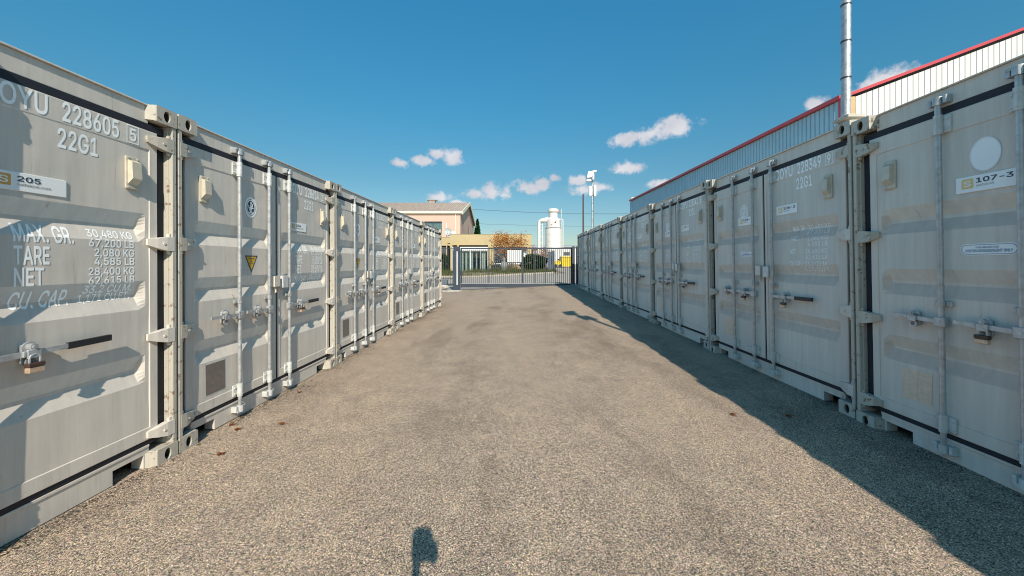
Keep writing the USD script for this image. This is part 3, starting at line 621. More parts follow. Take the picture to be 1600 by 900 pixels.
for xx_ in (764, 816.5, 836, 852): obj('stay', cbox(gq(xx_) - .03, gq(xx_) + .03, -.02, .02, zb, zt - .03), ANTH, gate)
obj('end_stile', cbox(gl - .03, gl + .05, -.03, .03, pz(449.3, GB), zt + .03), ANTH, gate); obj('end_stile', cbox(gr - .05, gr + .03, -.03, .03, pz(449.3, GB), zt + .03), ANTH, gate)
obj('sign_panel', cbox(gq(793), gq(817), .016, .022, pz(409.6, GB), pz(390.6, GB), .001), STICKER, gate, label='blank white sign panel fixed behind the bars')
def gpost(label, x0, x1, lamp=False, strip=None):
    t = thing('gate_post', label, 'gate post', C(0, GB), RZ)
    zb0 = float(gz(*C(gq(x0), GB)[:2])) - .02
    obj('post', cbox(gq(x0), gq(x1), -.28, -.12, zb0, pz(385.3, GB), .006), ANTH, t)
    obj('foot_plate', cbox(gq(x0) - .05, gq(x1) + .05, -.33, -.07, zb0, zb0 + .045, .004), GALV, t)
    if strip: obj('guide_strip', box(gq(strip) - .022, gq(strip) + .022, -.2845, -.2795, zb0 + .35, pz(393, GB)), STICKER, t)
    if lamp: obj('warning_lamp', cyl((gq(716.4), -.2, pz(385.3, GB)), (gq(716.4), -.2, pz(381.8, GB)), .06, 12, .045), mat('amber_lamp', (.65, .38, .08), .3), t)
gpost('wide dark left gate post with white strip and amber lamp on top', 709.3, 719.6, True, 715.4)
gpost('dark right gate post where the gate closes, the one nearer the gate bars', 892.8, 896.9)
gpost('dark right gate post standing against the last container', 899.2, 902.6)
wf = thing('wing_fence', 'short dark barred fence between the left gate post and the container row', 'fence', C(0, GB), RZ)
fl0, fl1 = gq(676), gq(709)
obj('top_rail', cbox(fl0, fl1, -.22, -.18, zt - .02, zt + .02), ANTH, wf); obj('bottom_rail', cbox(fl0, fl1, -.22, -.18, pz(446, GB), pz(443, GB)), ANTH, wf); obj('mid_rail', cbox(fl0, fl1, -.215, -.185, pz(435.8, GB), pz(434.8, GB)), ANTH, wf)
for x in np.arange(fl0 + .06, fl1, .115): obj('bar', box(x - .012, x + .012, -.212, -.188, pz(444, GB), zt), ANTH, wf)
gm = thing('gate_motor', 'grey gate motor cabinet on a rough concrete block by the left gate post', 'gate motor', C(0, GB), RZ)
CONC = mat('rough_concrete', (.42, .39, .35), .9, var=.25, scale=9.0, bump=.02, bscale=25.)
obj('cabinet', cbox(gq(692), gq(701.5), -.62, -.36, pz(444.5, GB), pz(436.4, GB), .02), mat('cabinet_grey', (.10, .12, .15), .5), gm)
rock = trimesh.creation.icosphere(3, .22); rock.vertices *= (1 + .35 * (meshkit.fbm(rock.vertices * 9, 3, 2)[:, None] - .5)); rock.vertices *= [1.15, .8, .62]
obj('concrete_block', moved(rock, (gq(696.5), -.5, pz(447.5, GB))), CONC, gm)
obj('footing', cbox(gq(690), gq(722), -.70, -.02, float(gz(-3, 20)) - .03, float(gz(-3, 20)) + .035, .01), CONC, gm)

# ---- verge: kerb, soil, grass, shrubs
VY = 34.6
verge_poly = sg.Polygon([(-30, VY), (3.2, VY), (3.9, VY + .2), (4.3, VY + .7), (4.4, VY + 1.6), (4.4, 44), (-30, 44)])
def drape(poly, off):
    v, f = trimesh.creation.triangulate_polygon(poly, engine='earcut'); w = np.array([C(a, b) for a, b in v])
    m = trimesh.Trimesh(np.c_[w[:, :2], gz(w[:, 0], w[:, 1]) + off], f, process=False)
    if m.face_normals[:, 2].mean() < 0: m.invert()
    return m
kring = verge_poly.difference(verge_poly.buffer(-.16))
def kerb_mesh():
    out = []
    pts = [(-30, VY), (3.2, VY), (3.9, VY + .2), (4.3, VY + .7), (4.4, VY + 1.6), (4.4, 44)]
    for a, b in zip(pts[:-1], pts[1:]):
        d = np.subtract(b, a); L = np.hypot(*d); nn = max(1, int(L / 1.0)); nx, ny = -d[1] / L, d[0] / L
        for i in range(nn):
            p, q = np.add(a, d * (i + .01) / nn), np.add(a, d * (i + .99) / nn); P = []
            for (u, v) in (p, q):
                for o, h in ((0, -.05), (0, .10), (.02, .12), (.15, .12), (.15, -.05)):
                    w = C(u + nx * o, v + ny * o); P.append((w[0], w[1], float(gz(w[0], w[1])) + h))
            out.append(hull(P))
    return out
kt = thing('kerb', 'pale concrete kerb along the planted verge beyond the gate', 'kerb', (0, 0, 0)); tag(kt, kind='structure')
KERB = mat('kerb_concrete', (.36, .32, .27), .85, var=.12, scale=3.)
for s in kerb_mesh(): obj('kerb_stone', s, KERB, kt)
SOIL = mat('verge_soil', (.16, .14, .07), .95, var=.35, scale=1.2)
tag(obj('verge', drape(verge_poly.buffer(-.14).segmentize(2.0), .09), SOIL), kind='structure')
def leaf_mat(name, a, b, c, scale=1.6):
    n = {'g': ('geometry', {}), 'r': ('rgb_ramp', {'ramp': [(0, a), (.5, b), (1, c)]}), 'd': ('diffuse_bsdf', {}), 't': ('translucent_bsdf', {}), 'm': ('mix_closure', {'fac': .28})}
    return usdkit.material(stage, '/World/Looks/' + name, n, [('g.random_per_island', 'r.fac'), ('r.color', 'd.color'), ('r.color', 't.color'), ('d.BSDF', 'm.closure1'), ('t.BSDF', 'm.closure2')], surface='m.closure')
def cards(centers, size, jitter=.4, up=0.3, seed=0):
    r = np.random.default_rng(seed); n = len(centers)
    nrm = r.normal(size=(n, 3)); nrm[:, 2] += up; nrm /= np.linalg.norm(nrm, axis=1, keepdims=True)
    t = np.cross(nrm, r.normal(size=(n, 3))); t /= np.linalg.norm(t, axis=1, keepdims=True); b = np.cross(nrm, t)
    s = size * (1 + jitter * r.uniform(-1, 1, (n, 1)))
    v = np.stack([centers - t * s, centers + b * s * .42 + nrm * s * .12, centers + t * s, centers - b * s * .42 + nrm * s * .12], 1).reshape(-1, 3)
    k = np.arange(n) * 4
    return trimesh.Trimesh(v, np.vstack([np.c_[k, k + 1, k + 2], np.c_[k, k + 2, k + 3]]), process=False)
GRASSM = leaf_mat('verge_grass', (.10, .11, .03), (.23, .21, .06), (.42, .26, .09))
AUT = leaf_mat('autumn_leaf', (.42, .17, .04), (.44, .30, .08), (.25, .31, .08))
BUSHM = leaf_mat('bush_leaf', (.018, .042, .012), (.035, .075, .018), (.085, .12, .03))
CONIFER = leaf_mat('conifer_leaf', (.015, .045, .014), (.03, .075, .02), (.06, .12, .03))
BARK = mat('bark', (.10, .075, .055), .9, var=.3, scale=12.)
def blades():
    n = 14000; out = []
    xs = rng.uniform(-14, 4.2, n); ys = VY + .2 + rng.beta(1.1, 1.6, n) * 5.5
    hh = rng.uniform(.12, .42, n) * (1 + .9 * (meshkit.noise(np.c_[xs * .6, ys * .6, 0 * xs], 3) > .6))
    w = np.array([C(a, b) for a, b in zip(xs, ys)]); z = gz(w[:, 0], w[:, 1]) + .08
    a = rng.uniform(0, 2 * np.pi, n); wd = .035
    p = np.c_[w[:, :2], z]; s = np.c_[np.cos(a), np.sin(a), 0 * a] * wd
    tip = p + np.c_[rng.normal(0, .07, n), rng.normal(0, .07, n), hh]
    v = np.stack([p - s, p + s, tip], 1).reshape(-1, 3)
    return trimesh.Trimesh(v, np.arange(3 * n).reshape(-1, 3), process=False)
tag(obj('grass', blades(), GRASSM), 'rough yellow-green grass and weeds growing on the verge before the low building', 'grass', kind='stuff')
def limb(p, q, r0, r1): return cyl(p, q, r0, 6, r1)
def shrub(name, label, x, Z, h, rx, ry, leafmat, nl, size, z_low=.25, seed=1, sparse=False, conical=False):
    w = C(x, Z); g = float(gz(w[0], w[1])) + .08
    t = thing(name, label, 'tree' if h > 3 else 'bush', (w[0], w[1], g), RZ)
    r = np.random.default_rng(seed); st = []; tips = []
    ns = 9 if sparse else 6
    if conical:
        st.append(limb((0, 0, 0), (0, 0, h * .96), .12, .02))
        k = r.uniform(0, 1, nl) ** .8; a = r.uniform(0, 2 * np.pi, nl); rad = rx * (1 - k) ** .75 * np.sqrt(r.uniform(.35, 1.05, nl)) * (.8 + .35 * meshkit.noise(np.c_[a * 2, k * 9, 0 * k], 4))
        c = np.c_[rad * np.cos(a), rad * np.sin(a), z_low + k * (h - z_low)]
    else:
        for k in range(ns):
            a = r.uniform(0, 2 * np.pi); e = np.array([rx * .75 * math.cos(a) * r.uniform(.4, 1), ry * .75 * math.sin(a) * r.uniform(.4, 1), h * r.uniform(.6, 1.0)])
            mid = e * [.45, .45, .5] + r.normal(0, .08, 3); st += [limb((r.normal(0, .05), r.normal(0, .05), 0), mid, .05, .034), limb(mid, e, .034, .012)]; tips += [e]
            for q in range(5):
                f = mid + (e - mid) * r.uniform(.1, 1); g2 = f + np.array([r.normal(0, rx * .35), r.normal(0, ry * .35), r.uniform(.0, h * .28)]); st.append(limb(f, g2, .016, .006)); tips.append(g2)
        tips = np.array(tips)
        nb = nl
        if sparse:
            c = tips[r.integers(0, len(tips), nb)] + r.normal(0, 1, (nb, 3)) * [.26, .26, .22]; low = r.uniform(size=nb) < .14; c[low] = np.c_[r.normal(0, rx * .6, low.sum()), r.normal(0, ry * .6, low.sum()), r.uniform(.02, h * .5, low.sum())]
        else:
            v = r.normal(size=(nb, 3)); v /= np.linalg.norm(v, axis=1, keepdims=True); rad = r.uniform(.55, 1.0, (nb, 1)) ** .6
            lump = .50 + .95 * meshkit.fbm(v * 2.6 + seed, 3, seed)[:, None]
            c = v * rad * lump * [rx, ry, h * .5] + [0, 0, h * .5]; c[:, 2] = np.maximum(c[:, 2], .08)
    obj('branches', cat(st), BARK, t); obj('foliage', cards(c, size, seed=seed), leafmat, t)
    return t
ZB = 42.0
shrub('autumn_tree', 'orange and russet autumn shrub against the low ochre building', px(797, 37.5), 37.5, 3.7, 2.3, 1.2, AUT, 2800, .085, seed=3, sparse=True)
shrub('evergreen_bush', 'dense dark green bush right of the white gate sign', px(834, 37.2), 37.2, 1.85, 1.40, .9, BUSHM, 5200, .085, seed=5)
shrub('evergreen_bush', 'dark shrub seen past the left gate post, by the shaded doorway', px(692, 40.5), 40.5, 2.2, .75, .6, BUSHM, 1800, .09, seed=8)
shrub('autumn_tree', 'small russet bush on top of the verge beside the dark green bush', px(845, 38.6), 38.6, 2.25, .8, .6, AUT, 500, .08, seed=11, sparse=True)
shrub('conifer', 'dark green conifer showing behind the pink building gable', px(746, 74), 74, 9.4, 1.5, 1.5, CONIFER, 2600, .22, z_low=.4, seed=21, conical=True)
STONE = mat('grey_ornament', (.20, .20, .20), .8, var=.3, scale=10., bump=.02, bscale=16.)
t = thing('stone_ornament', 'grey stone figure on a plinth standing on the verge below the autumn shrub', 'ornament', C(px(787.5, 36.4), 36.4, float(gz(0, 36.4)) + .05), RZ)
prof = [(0.0, 0), (.42, 0), (.42, .10), (.30, .16), (.26, .5), (.36, .62), (.40, .85), (.28, 1.1), (.13, 1.22), (.2, 1.36), (.17, 1.52), (0, 1.62)]
lathe = trimesh.creation.revolve(np.array(prof), sections=20); lathe.vertices[:, :2] *= (1 + .2 * (meshkit.noise(lathe.vertices * 6, 3)[:, None] - .5))
obj('figure', lathe, STONE, t, smooth=40)
t = thing('notice_board', 'weathered grey board leaning below the second window behind the autumn shrub', 'board', C(px(783, 39.8), 39.8, float(gz(0, 39.8)) + .05), RZ)
obj('board', cbox(-.75, .75, 0, .06, 1.0, 2.45, .02), STONE, t); obj('leg', cbox(-.6, -.5, .01, .06, 0, 1.0, .01), STONE, t); obj('leg', cbox(.5, .6, .01, .06, 0, 1.0, .01), STONE, t)
obj('roundel', cyl((.1, -.02, 1.75), (.1, .0, 1.75), .34, 20), mat('roundel', (.33, .35, .30), .7), t)
t = thing('utility_cabinet', 'tall dark grey twin-leaf cabinet at the end of the verge', 'cabinet', C(px(861.5, 35.8), 35.8, float(gz(*C(px(861.5, 35.8), 35.8)[:2])) + .02), RZ)
obj('leaf', cbox(-.31, .0, -.10, .10, 0, 2.02, .01), mat('cabinet_slate', (.075, .095, .125), .5), t); obj('leaf', cbox(.012, .31, -.14, .06, 0, 2.10, .01), mat('cabinet_slate_b', (.060, .078, .105), .5), t); obj('hinge_post', cyl((.006, -.13, 0), (.006, -.13, 2.2), .03, 8), ANTH, t)

# ---- low ochre building
OCHRE = mat('ochre_render', (.44, .345, .195), .85, var=.07, scale=.7, bump=.01, bscale=30.)
SOFFIT = mat('window_recess', (.07, .07, .075), .7)
GLASS = usdkit.material(stage, '/World/Looks/window_glass', {'t': ('transparent_bsdf', {'color': (.75, .82, .82)}), 'gl': ('glossy_bsdf', {'color': (.9, .95, 1.0), 'roughness': .02}), 'fr': ('fresnel', {'IOR': 1.5}), 'm': ('mix_closure', {})}, [('fr.fac', 'm.fac'), ('t.BSDF', 'm.closure1'), ('gl.BSDF', 'm.closure2')], surface='m.closure')
CURT = mat('pale_curtain', (.66, .68, .64), .9, var=.08, scale=6.)
b0 = C(0, ZB); gb = float(gz(px(740, ZB), ZB))
ob = thing('ochre_building', 'low flat-roofed ochre building with a wide curtained window beyond the gate', 'building', (b0[0], b0[1], 0), RZ)
xl, xr = px(703, ZB), px(831, ZB); zt_ = pz(366.5, ZB); wx0, wx1 = px(706.5, ZB), px(762.5, ZB); vx0, vx1 = px(772, ZB), px(824, ZB)
wz0, wz1 = gb + .12, pz(383, ZB); vz0, vz1 = pz(412, ZB), pz(386, ZB)
front = sg.box(xl, 0, xr, zt_).difference(sg.box(wx0, wz0, wx1, wz1)).difference(sg.box(vx0, vz0, vx1, vz1))
obj('wall', prism_xz(front, 0, .30), OCHRE, ob)
obj('wall', cat([box(xl, xl + .3, .301, 9, 0, zt_), box(xr - .3, xr, .301, 9, 0, zt_), box(xl, xr, 9.001, 9.3, 0, zt_)]), OCHRE, ob)
obj('wing_wall', prism_xz(sg.box(-16, 0, xl - .002, zt_).difference(sg.box(px(688, ZB + 4.2), gb, px(697, ZB + 4.2), pz(384, ZB + 4.2))), 4.2, 4.5), OCHRE, ob)
obj('wing_wall', box(-16, -15.7, 4.501, 9, 0, zt_), OCHRE, ob)
obj('roof', cat([box(xl + .05, xr - .05, .31, 9, zt_ - .30, zt_ - .22), box(-15.6, xl - .05, 4.51, 9, zt_ - .30, zt_ - .22)]), ROOFG, ob)
obj('coping', cat([box(xl - .04, xr + .04, -.04, .34, zt_ + .001, zt_ + .05), box(-16, xl - .05, 4.16, 4.54, zt_ + .002, zt_ + .052)]), mat('coping', (.40, .33, .20), .7), ob)
dpth = obj('doorway', box(px(688, ZB + 4.2), px(697, ZB + 4.2), 4.42, 4.48, gb, pz(384, ZB + 4.2)), SOFFIT, ob)
def window(x0, x1, z0, z1, mull, shutter, curtain):
    w = obj('window', cat([box(x0, x0 + .06, .12, .2, z0, z1 - shutter), box(x1 - .06, x1, .12, .2, z0, z1 - shutter), box(x0 + .06, x1 - .06, .12, .2, z0, z0 + .07), box(x0 + .06, x1 - .06, .12, .2, z1 - shutter - .07, z1 - shutter)] + [box(x0 + (x1 - x0) * q - .03, x0 + (x1 - x0) * q + .03, .121, .199, z0 + .07, z1 - shutter - .07) for q in mull]), WHITE, ob)
    obj('pane', box(x0 + .06, x1 - .06, .155, .163, z0 + .07, z1 - shutter - .07), GLASS, w)
    if shutter: obj('shutter_box', cbox(x0 + .01, x1 - .01, .05, .28, z1 - shutter + .001, z1 - .20, .01), WHITE, w)
    obj('room_back', cat([box(x0 - .6, x1 + .6, 3.0, 3.05, 0, z1 + .2), box(x0 - .6, x1 + .6, .31, 3.0, z1 + .2, z1 + .25), box(x0 - .6, x1 + .6, .31, 3.0, z0 - .15, z0 - .1), box(x0 - .65, x0 - .6, .31, 3.0, z0, z1), box(x1 + .6, x1 + .65, .31, 3.0, z0, z1)]), SOFFIT, w)
    for a, b in curtain:
        us = np.linspace(x0 + (x1 - x0) * a, x0 + (x1 - x0) * b, 26)
        obj('curtain', grid(us, np.array([z0 + .08, z1 - shutter - .05]), lambda U, Z: np.stack([U, .42 + .05 * np.sin(U * 26 + a * 9), Z], -1)), CURT, w)
    obj('sill', box(x0 - .03, x1 + .03, -.05, .11, z0 - .08, z0 - .002), WHITE, w)
window(wx0, wx1, wz0, wz1, (.18, .5, .80), .60, ((.02, .17), (.20, .31), (.34, .42), (.45, .58), (.66, .70), (.82, .93)))
window(vx0, vx1, vz0, vz1, (.33, .66, .84), .12, ((.86, .98),))
obj('wall_box', cbox(px(818, ZB), px(822, ZB), -.10, -.002, pz(401, ZB), pz(396, ZB), .02), WHITE, ob)

# ---- pink building behind
PINK = mat('pink_render', (.56, .375, .30), .85, var=.04, scale=.5)
TRIM = mat('cream_trim', (.75, .68, .52), .7, var=.05)
FIBRE = mat('fibre_cement_roof', (.36, .285, .235), .9, var=.28, scale=2.2, bump=.02, bscale=8.)
ZP, ZP2 = 52.0, 70.0; xe = px(719.3, ZP); ez = pz(331, ZP); rz_ = pz(318, 61); x_w = -34.0
pb = thing('pink_building', 'tall pink house with grey-brown pitched roof behind the low ochre building', 'building', C(0, ZP), RZ)
Dp = ZP2 - ZP; fr0, fr1 = px(662, ZP), px(690.5, ZP)
gfront = sg.box(x_w, 0, xe, ez).difference(sg.box(fr0, pz(362, ZP), fr1, pz(346, ZP)))
obj('wall', prism_xz(gfront, 0, .3), PINK, pb)
gab = sg.Polygon([(0, 0), (Dp, 0), (Dp, ez), (Dp / 2, rz_ - .1), (0, ez)])
gwin = [(2.6, pz(364, 55), .9, 1.5), (9.8, pz(366, 62), .9, 1.3)]
for a, z, w_, h_ in gwin: gab = gab.difference(sg.box(a, z, a + w_, z + h_))
gm_ = prism_xz(gab, 0, .3); v = gm_.vertices; gm_ = trimesh.Trimesh(np.c_[xe - .3 + v[:, 1], v[:, 0], v[:, 2]], gm_.faces[:, ::-1], process=False); obj('gable_wall', moved(gm_, (.0, .004, 0)), PINK, pb)
for a, z, w_, h_ in gwin: obj('gable_window', box(xe - .06, xe - .02, a, a + w_, z, z + h_), SOFFIT, pb)
obj('back_wall', box(x_w, xe - .31, Dp - .3, Dp, 0, ez), PINK, pb)
def slab(y0, z0, y1, z1, th): return hull([(x, y, z + q) for x in (x_w - .4, xe + .35) for y, z in ((y0, z0), (y1, z1)) for q in (0, th)])
pit = (rz_ - ez) / (Dp / 2)
rf = obj('roof', cat([slab(-.22, ez - .22 * pit, Dp / 2, rz_, .12), slab(Dp + .5, ez - .5 * pit, Dp / 2 + .001, rz_, .12)] + [hull([(x + o, y, z) for o in (0, .12) for y, z in ((-.24, ez - .24 * pit + .12), (Dp / 2, rz_ + .12), (-.24, ez - .24 * pit + .17), (Dp / 2, rz_ + .17))]) for x in np.arange(x_w, xe, .36)]), FIBRE, pb)
obj('roof_vent', cat([cbox(-13.6, -12.6, Dp / 2 - .4, Dp / 2 + .4, rz_, rz_ + .45, .02), box(-13.9, -12.3, Dp / 2 - .5, Dp / 2 + .5, rz_ + .46, rz_ + .55)]), FIBRE, rf)
obj('gutter', cbox(x_w - .4, xe + .3, -.38, -.225, ez - .22 * pit - .14, ez - .22 * pit + .12, .02), TRIM, pb)
obj('eave_board', cbox(x_w - .4, xe + .3, -.22, -.01, ez - .22 * pit - .28, ez - .22 * pit - .02, .01), TRIM, pb)
obj('barge_board', cat([hull([(x, y, z + q) for x in (xe + .352, xe + .42) for y, z in ((-.3, ez - .3 * pit), (Dp / 2, rz_)) for q in (-.30, .24)]), hull([(x, y, z + q) for x in (xe + .353, xe + .42) for y, z in ((Dp + .5, ez - .5 * pit), (Dp / 2 + .002, rz_)) for q in (-.35, .2)])]), TRIM, pb)
wn = obj('window', cat([box(fr0, fr1, .1, .15, pz(347.2, ZP), pz(346, ZP)), box((fr0 + fr1) / 2 - .05, (fr0 + fr1) / 2 + .05, .1, .16, pz(362, ZP), pz(347.2, ZP))]), ANTH, pb)
obj('pane', box(fr0, fr1, .17, .18, pz(362, ZP), pz(347.2, ZP)), GLASS, wn); obj('window_back', box(fr0, fr1, .26, .29, pz(362, ZP), pz(346, ZP)), mat('window_blind', (.28, .33, .33), .7), wn)
obj('downpipe', cyl((px(712, ZP), -.08, 0), (px(712, ZP), -.08, ez - .2), .06, 8), TRIM, pb)
t = thing('satellite_dish', 'grey satellite dish on the flat roof of the ochre building', 'satellite dish', C(px(700, 48), 48, zt_ - .22), RZ)
dish = trimesh.creation.revolve(np.array([(0, 0), (.2, .02), (.38, .09), (.5, .17), (.5, .2), (.36, .12), (.0, .03)]), sections=24); dish.apply_transform(trimesh.transformations.rotation_matrix(math.radians(75), [1, 0, 0]))
obj('dish', moved(dish, (0, -.1, 1.0)), mat('dish_grey', (.36, .36, .35), .6), t, smooth=40); obj('mast', cyl((0, 0, 0), (0, 0, 1.0), .03, 8), GALV, t); obj('arm', cyl((0, 0, .8), (0, -.55, .85), .02, 6), GALV, t)
t = thing('air_conditioner', 'white air conditioning unit beside the satellite dish on the ochre roof', 'air conditioner', C(px(706.5, 48), 48, zt_ - .22), RZ)
obj('casing', cbox(-.45, .45, -.2, .2, .12, 1.05, .03), WHITE, t); obj('fan_grille', cyl((-.1, -.215, .58), (-.1, -.2, .58), .3, 20), mat('grille', (.5, .5, .5), .5), t); obj('foot', box(-.4, -.3, -.18, .18, 0, .12), GALV, t); obj('foot', box(.3, .4, -.18, .18, 0, .12), GALV, t)
t = thing('vent_pipe', 'thin white vent pipe on the ochre roof left of the satellite dish', 'pipe', C(px(697.6, 48), 48, zt_ - .22), RZ)
obj('pipe', cyl((0, 0, 0), (0, 0, 2.1), .05, 8), WHITE, t); obj('cowl', cyl((0, 0, 2.1), (0, 0, 2.2), .09, 8, .03), WHITE, t)

# ---- silo
SILO = mat('silo_white', (.64, .615, .59), .5, var=.05, scale=.8, fleck=((.55, .42, .33), 1.6, .68))
ZS = 62.0; xs_ = px(864.4, ZS); k = F / ZS
sb = float(gz(*C(xs_, ZS)[:2]))
so = thing('silo', 'tall white industrial silo with ducts rising beyond the gate', 'silo', C(xs_, ZS, 0), RZ)
def zz_(y): return pz(y, ZS)
body = trimesh.creation.revolve(np.array([(0, sb), (1.32, sb), (1.32, zz_(358)), (1.14, zz_(355.5)), (1.10, zz_(343.5)), (.74, zz_(340)), (.74, zz_(333.5)), (.93, zz_(331)), (.93, zz_(328)), (.55, zz_(325.8)), (0, zz_(325))]), sections=28)
obj('tank', body, SILO, so, smooth=30)
for y in (366, 378, 391): obj('band', trimesh.creation.revolve(np.array([(1.31, zz_(y) - .04), (1.345, zz_(y) - .04), (1.345, zz_(y) + .04), (1.31, zz_(y) + .04), (1.31, zz_(y) - .04)]), sections=28), SILO, so)
dx = px(842.2, ZS) - xs_
obj('duct', cat([cyl((dx, 0, sb), (dx, 0, zz_(347)), .26, 14), cyl((dx, 0, zz_(347)), (dx + .25, 0, zz_(344.6)), .26, 14), cyl((dx + .2, 0, zz_(345)), (-.8, 0, zz_(343.5)), .30, 14, .5)]), SILO, so, smooth=35)
obj('duct_support', cat([cyl((dx + .55, .1, sb), (dx + .55, .1, zz_(347)), .08, 8)] + [box(dx, dx + .55, .08, .14, z, z + .06) for z in np.arange(sb + 1, zz_(348), 1.0)]), SILO, so)
ux = px(879.6, ZS) - xs_
obj('return_pipe', tube([(ux, 0, sb), (ux, 0, zz_(344)), (ux - .25, 0, zz_(342.6)), (.6, 0, zz_(342.4))], .075, 8), SILO, so)
lad = [box(1.36, 1.40, -.45, -.41, sb, zz_(327)), box(1.36, 1.40, -.05, -.01, sb, zz_(327))] + [box(1.365, 1.395, -.41, -.05, z, z + .03) for z in np.arange(sb + .3, zz_(328), .35)]
obj('ladder', cat(lad), WPLATE, so); obj('platform', cat([cyl((0, 0, zz_(356.4)), (0, 0, zz_(355.9)), 1.42, 20), cbox(.75, 1.35, -.5, .2, zz_(331), zz_(330.4), .02)]), SILO, so)
RUST = mat('rust', (.30, .12, .06), .9, var=.3, scale=5.)
obj('inlet_valve', cat([cyl((-.5, -1.0, zz_(353)), (.25, -1.05, zz_(348.4)), .09, 8), cbox(.1, .4, -1.2, -.9, zz_(349), zz_(347), .03)]), RUST, so); obj('top_valve', cbox(.85, 1.1, -.4, -.1, zz_(332), zz_(329), .03), RUST, so)

# ---- far sheds, yellow machines
ws = thing('white_shed', 'low white industrial shed with grey roof behind the silo', 'building', C(0, 84), RZ)
sx0, sx1 = px(826, 84), px(930, 84); gsh = float(gz(8, 84))
wnd = (px(880, 84), px(890.5, 84), pz(399.5, 84), pz(394, 84))
obj('wall', prism_xz(sg.box(sx0, gsh - .3, sx1, pz(386.3, 84)).difference(sg.box(wnd[0], wnd[2], wnd[1], wnd[3])), 0, .3), CLAD_WHITE, ws)
obj('wall', cat([box(sx0, sx0 + .3, .301, 14, gsh - .5, pz(386.3, 84)), box(sx1 - .3, sx1, .301, 14, gsh - .5, pz(386.3, 84))]), CLAD_WHITE, ws)
obj('roof', hull([(x, y, z) for x in (sx0 - .3, sx1 + .3) for y, z in ((-.4, pz(386.2, 84)), (-.4, pz(385.2, 84)), (7, pz(383.2, 84) + .35), (14.4, pz(386.2, 84)))]), ROOFG, ws)
obj('window', box(wnd[0], wnd[1], .2, .25, wnd[2], wnd[3]), SOFFIT, ws)
gs_ = thing('grey_shed', 'grey lean-to roof low between the ochre building and the silo', 'building', C(0, 76), RZ)
obj('wall', box(px(832, 76), px(851, 76), 0, .3, 0, pz(388.5, 76)), mat('shed_grey', (.30, .33, .36), .7), gs_); obj('roof', hull([(x, y, z) for x in (px(831.5, 76), px(852, 76)) for y, z in ((-.4, pz(388.4, 76)), (-.4, pz(387.4, 76)), (5, pz(384.5, 76)), (5, pz(385.5, 76)))]), ROOFG, gs_)
YEL = mat('machine_yellow', (.78, .50, .015), .45, var=.08, scale=3.)
ZK = 54.0
def kz(y): return pz(y, ZK)
gk = float(gz(*C(px(884, ZK), ZK)[:2]))
t = thing('yellow_skip', 'big bright yellow skip parked in front of the white shed', 'skip', C(px(884.5, ZK), ZK, gk), RZ)
hw_ = .74; hh_ = kz(400.5) - gk
sk = hull([(-hw_, -.8, hh_), (hw_, -.8, hh_), (-hw_, 1.2, hh_), (hw_, 1.2, hh_), (-hw_ * .9, -.6, .18), (hw_ * .9, -.6, .18), (-hw_ * .9, 1.0, .18), (hw_ * .9, 1.0, .18)])
obj('body', sk, YEL, t); obj('rim', cat([cbox(-hw_ - .05, hw_ + .05, -.88, -.78, hh_ - .12, hh_ + .02, .01), cbox(-hw_ - .05, hw_ + .05, 1.18, 1.28, hh_ - .12, hh_ + .02, .01)]), mat('faded_yellow', (.80, .66, .16), .5), t)
for x in (-.45, 0, .45): obj('rib', hull([(x - .04, -.83, hh_ - .12), (x + .04, -.83, hh_ - .12), (x - .04, -.63, .2), (x + .04, -.63, .2), (x - .04, -.78, hh_ - .12), (x + .04, -.6, .2)]), YEL, t)
for x in (-.65, .65): obj('skid', box(x - .06, x + .06, -.6, 1.0, 0, .18), ANTH, t)
t = thing('yellow_loader', 'small yellow loader with dark wheels left of the yellow skip', 'loader', C(px(871.5, ZK), ZK, gk - .02), RZ)
obj('body', cat([cbox(-.55, .45, -.35, .35, .38, .80, .05), cbox(-.2, .45, -.32, .32, .78, 1.05, .06)]), YEL, t); obj('bucket', hull([(-.62, -.45, .15), (-.62, .45, .15), (-.95, -.45, .08), (-.95, .45, .08), (-.70, -.45, .62), (-.70, .45, .62)]), YEL, t)
obj('arm', cat([tube([(.2, y, .95), (-.35, y, .9), (-.72, y, .45)], .045, 6) for y in (-.38, .38)]), YEL, t); obj('roll_bar', tube([(.35, -.3, .8), (.32, -.3, 1.45), (.32, .3, 1.45), (.35, .3, .8)], .03, 6), ANTH, t); obj('seat', cbox(.0, .28, -.2, .2, 1.05, 1.3, .03), BLACKP, t)
for x in (-.32, .38):
    for y in (-.42, .30): obj('wheel', cyl((x, y, .27), (x, y + .14, .27), .27, 16), BLACKP, t)

# ---- overhead line and pole
POLE = mat('weathered_pole', (.085, .062, .058), .85, var=.2, scale=6.)
t = thing('utility_pole', 'thin dark pole standing behind the far end of the right row', 'pole', C(px(911.3, 38), 38, float(gz(8, 38))), RZ)
obj('pole', cyl((0, 0, -.2), (0, 0, pz(304, 38) - float(gz(8, 38))), .095, 10, .075), POLE, t, smooth=40); obj('cap', cyl((0, 0, pz(304, 38) - float(gz(8, 38))), (0, 0, pz(304, 38) - float(gz(8, 38)) + .05), .085, 10, .03), POLE, t)
WIRE = mat('wire', (.05, .07, .08), .6)
def wire(label, Z, pts, r):
    q = [C(px(a, Z), Z, pz(b, Z)) for a, b in pts]
    tag(obj('overhead_wire', tube(q, r, 5), WIRE), label, 'wire', 'overhead wires crossing the sky')
def sag(x0, y0, x1, y1, s, n=18): return [(x0 + (x1 - x0) * f, y0 + (y1 - y0) * f + 4 * s * f * (1 - f)) for f in np.linspace(0, 1, n)]
wire('upper overhead wire crossing the sky from the pink gable past the silo top', 64, sag(733, 326.5, 1150, 328, 7), .030)
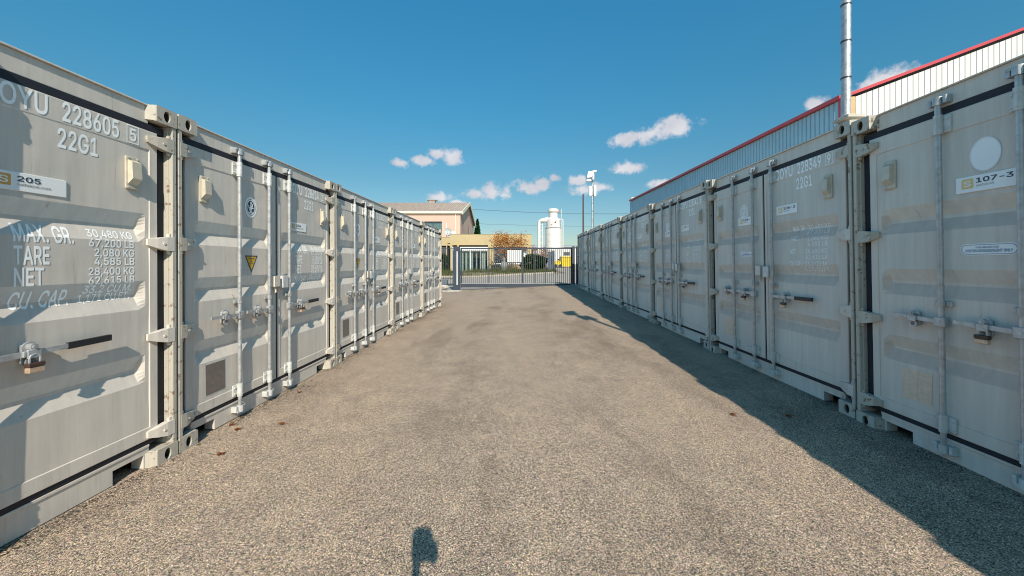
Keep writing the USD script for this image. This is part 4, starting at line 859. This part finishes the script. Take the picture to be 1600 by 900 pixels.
wire('lower, fainter overhead wire crossing the sky through the silo', 95, sag(600, 342, 1150, 350, 7), .028)

# ------------------------------------------------------------------ loose grit and litter at the foot of the containers
def litter(n, seed, size, spread, side):
    r = np.random.default_rng(seed)
    y = r.uniform(.2, 18, n) if side > 0 else r.uniform(.2, 12.6, n)
    keep = meshkit.noise(np.c_[y * 1.3, y * 0, y * 0 + seed], 9) > .35; y = y[keep]; n = len(y)
    x = np.where(side > 0, 2.955 - r.exponential(spread, n), -2.61 + r.exponential(spread, n))
    c = np.c_[x, y, gz(x, y) + .002]; s = size * r.uniform(.4, 1.3, (n, 1))
    a = r.normal(size=(n, 4, 3)); a /= np.linalg.norm(a, axis=2, keepdims=True); a[:, :, 2] = np.abs(a[:, :, 2]) * .7; a[:, :3, 2] *= .2
    v = (c[:, None, :] + a * s[:, None, :]).reshape(-1, 3); k = np.arange(n) * 4
    return trimesh.Trimesh(v, np.vstack([np.c_[k, k + 1, k + 2], np.c_[k, k + 1, k + 3], np.c_[k + 1, k + 2, k + 3], np.c_[k + 2, k, k + 3]]), process=False)
GRIT = leaf_mat('loose_grit', (.10, .085, .07), (.26, .22, .17), (.45, .38, .29))
LITTER = leaf_mat('leaf_litter', (.10, .055, .025), (.24, .12, .045), (.20, .19, .05))
tag(obj('loose_grit', cat([litter(9000, 31, .0075, .075, -1), litter(7000, 33, .0075, .08, 1)]), GRIT), 'loose stone grit gathered along the foot of both container rows', 'grit', kind='stuff')
tag(obj('leaf_litter', cat([litter(420, 35, .014, .11, -1), litter(160, 37, .013, .10, 1)]), LITTER), 'crumbled brown leaf litter and moss along the foot of the container rows', 'litter', kind='stuff')

# ------------------------------------------------------------------ fallen leaves
LEAFM = leaf_mat('fallen_leaf', (.20, .07, .025), (.28, .13, .05), (.14, .08, .04))
lp = [(363, 655), (440, 655), (372, 662), (1145, 653), (345, 700), (1233, 657), (468, 606)]
LL = ['fallen brown leaf below the nearer rod of the second left container', 'fallen brown leaf on open asphalt left of the lane middle', 'fallen brown leaf close beside another below the second left container', 'lone brown leaf at the edge of the right row shadow', 'fallen brown leaf by the bottom corner joint of the two nearest left containers', 'brown leaf inside the shadow of the right row', 'small brown leaf farther along the left container row']
first_leaf = None
for i, (x, y) in enumerate(lp):
    Z = (EYE - .06) * F / (y - HY); w = C(px(x, Z), Z)
    w = (w[0], w[1], float(gz(w[0], w[1])))
    lab = LL[i]
    if first_leaf is None:
        a = np.linspace(0, 2 * np.pi, 14, endpoint=False); rad = .019 * (1 + .30 * np.cos(5 * a)) ; rad[0] *= 1.3
        v = np.c_[rad * np.cos(a) * 1.25, rad * np.sin(a), .008 + .010 * np.abs(np.sin(a)) + .004 * np.cos(3 * a)]; v = np.vstack([v, [0, 0, .006]]); f = [(14, q, (q + 1) % 14) for q in range(14)]
        lm = trimesh.Trimesh(v, f, process=False); cfirst = cat([lm, cyl((.022, 0, .012), (.05, .006, .014), .0012, 5)])
        first_leaf = thing('fallen_leaf', lab, 'leaf', w, 40); obj('blade', cfirst, LEAFM, first_leaf)
    else: copy_of(first_leaf, 'fallen_leaf', lab, 'leaf', w, float(rng.uniform(0, 360)))
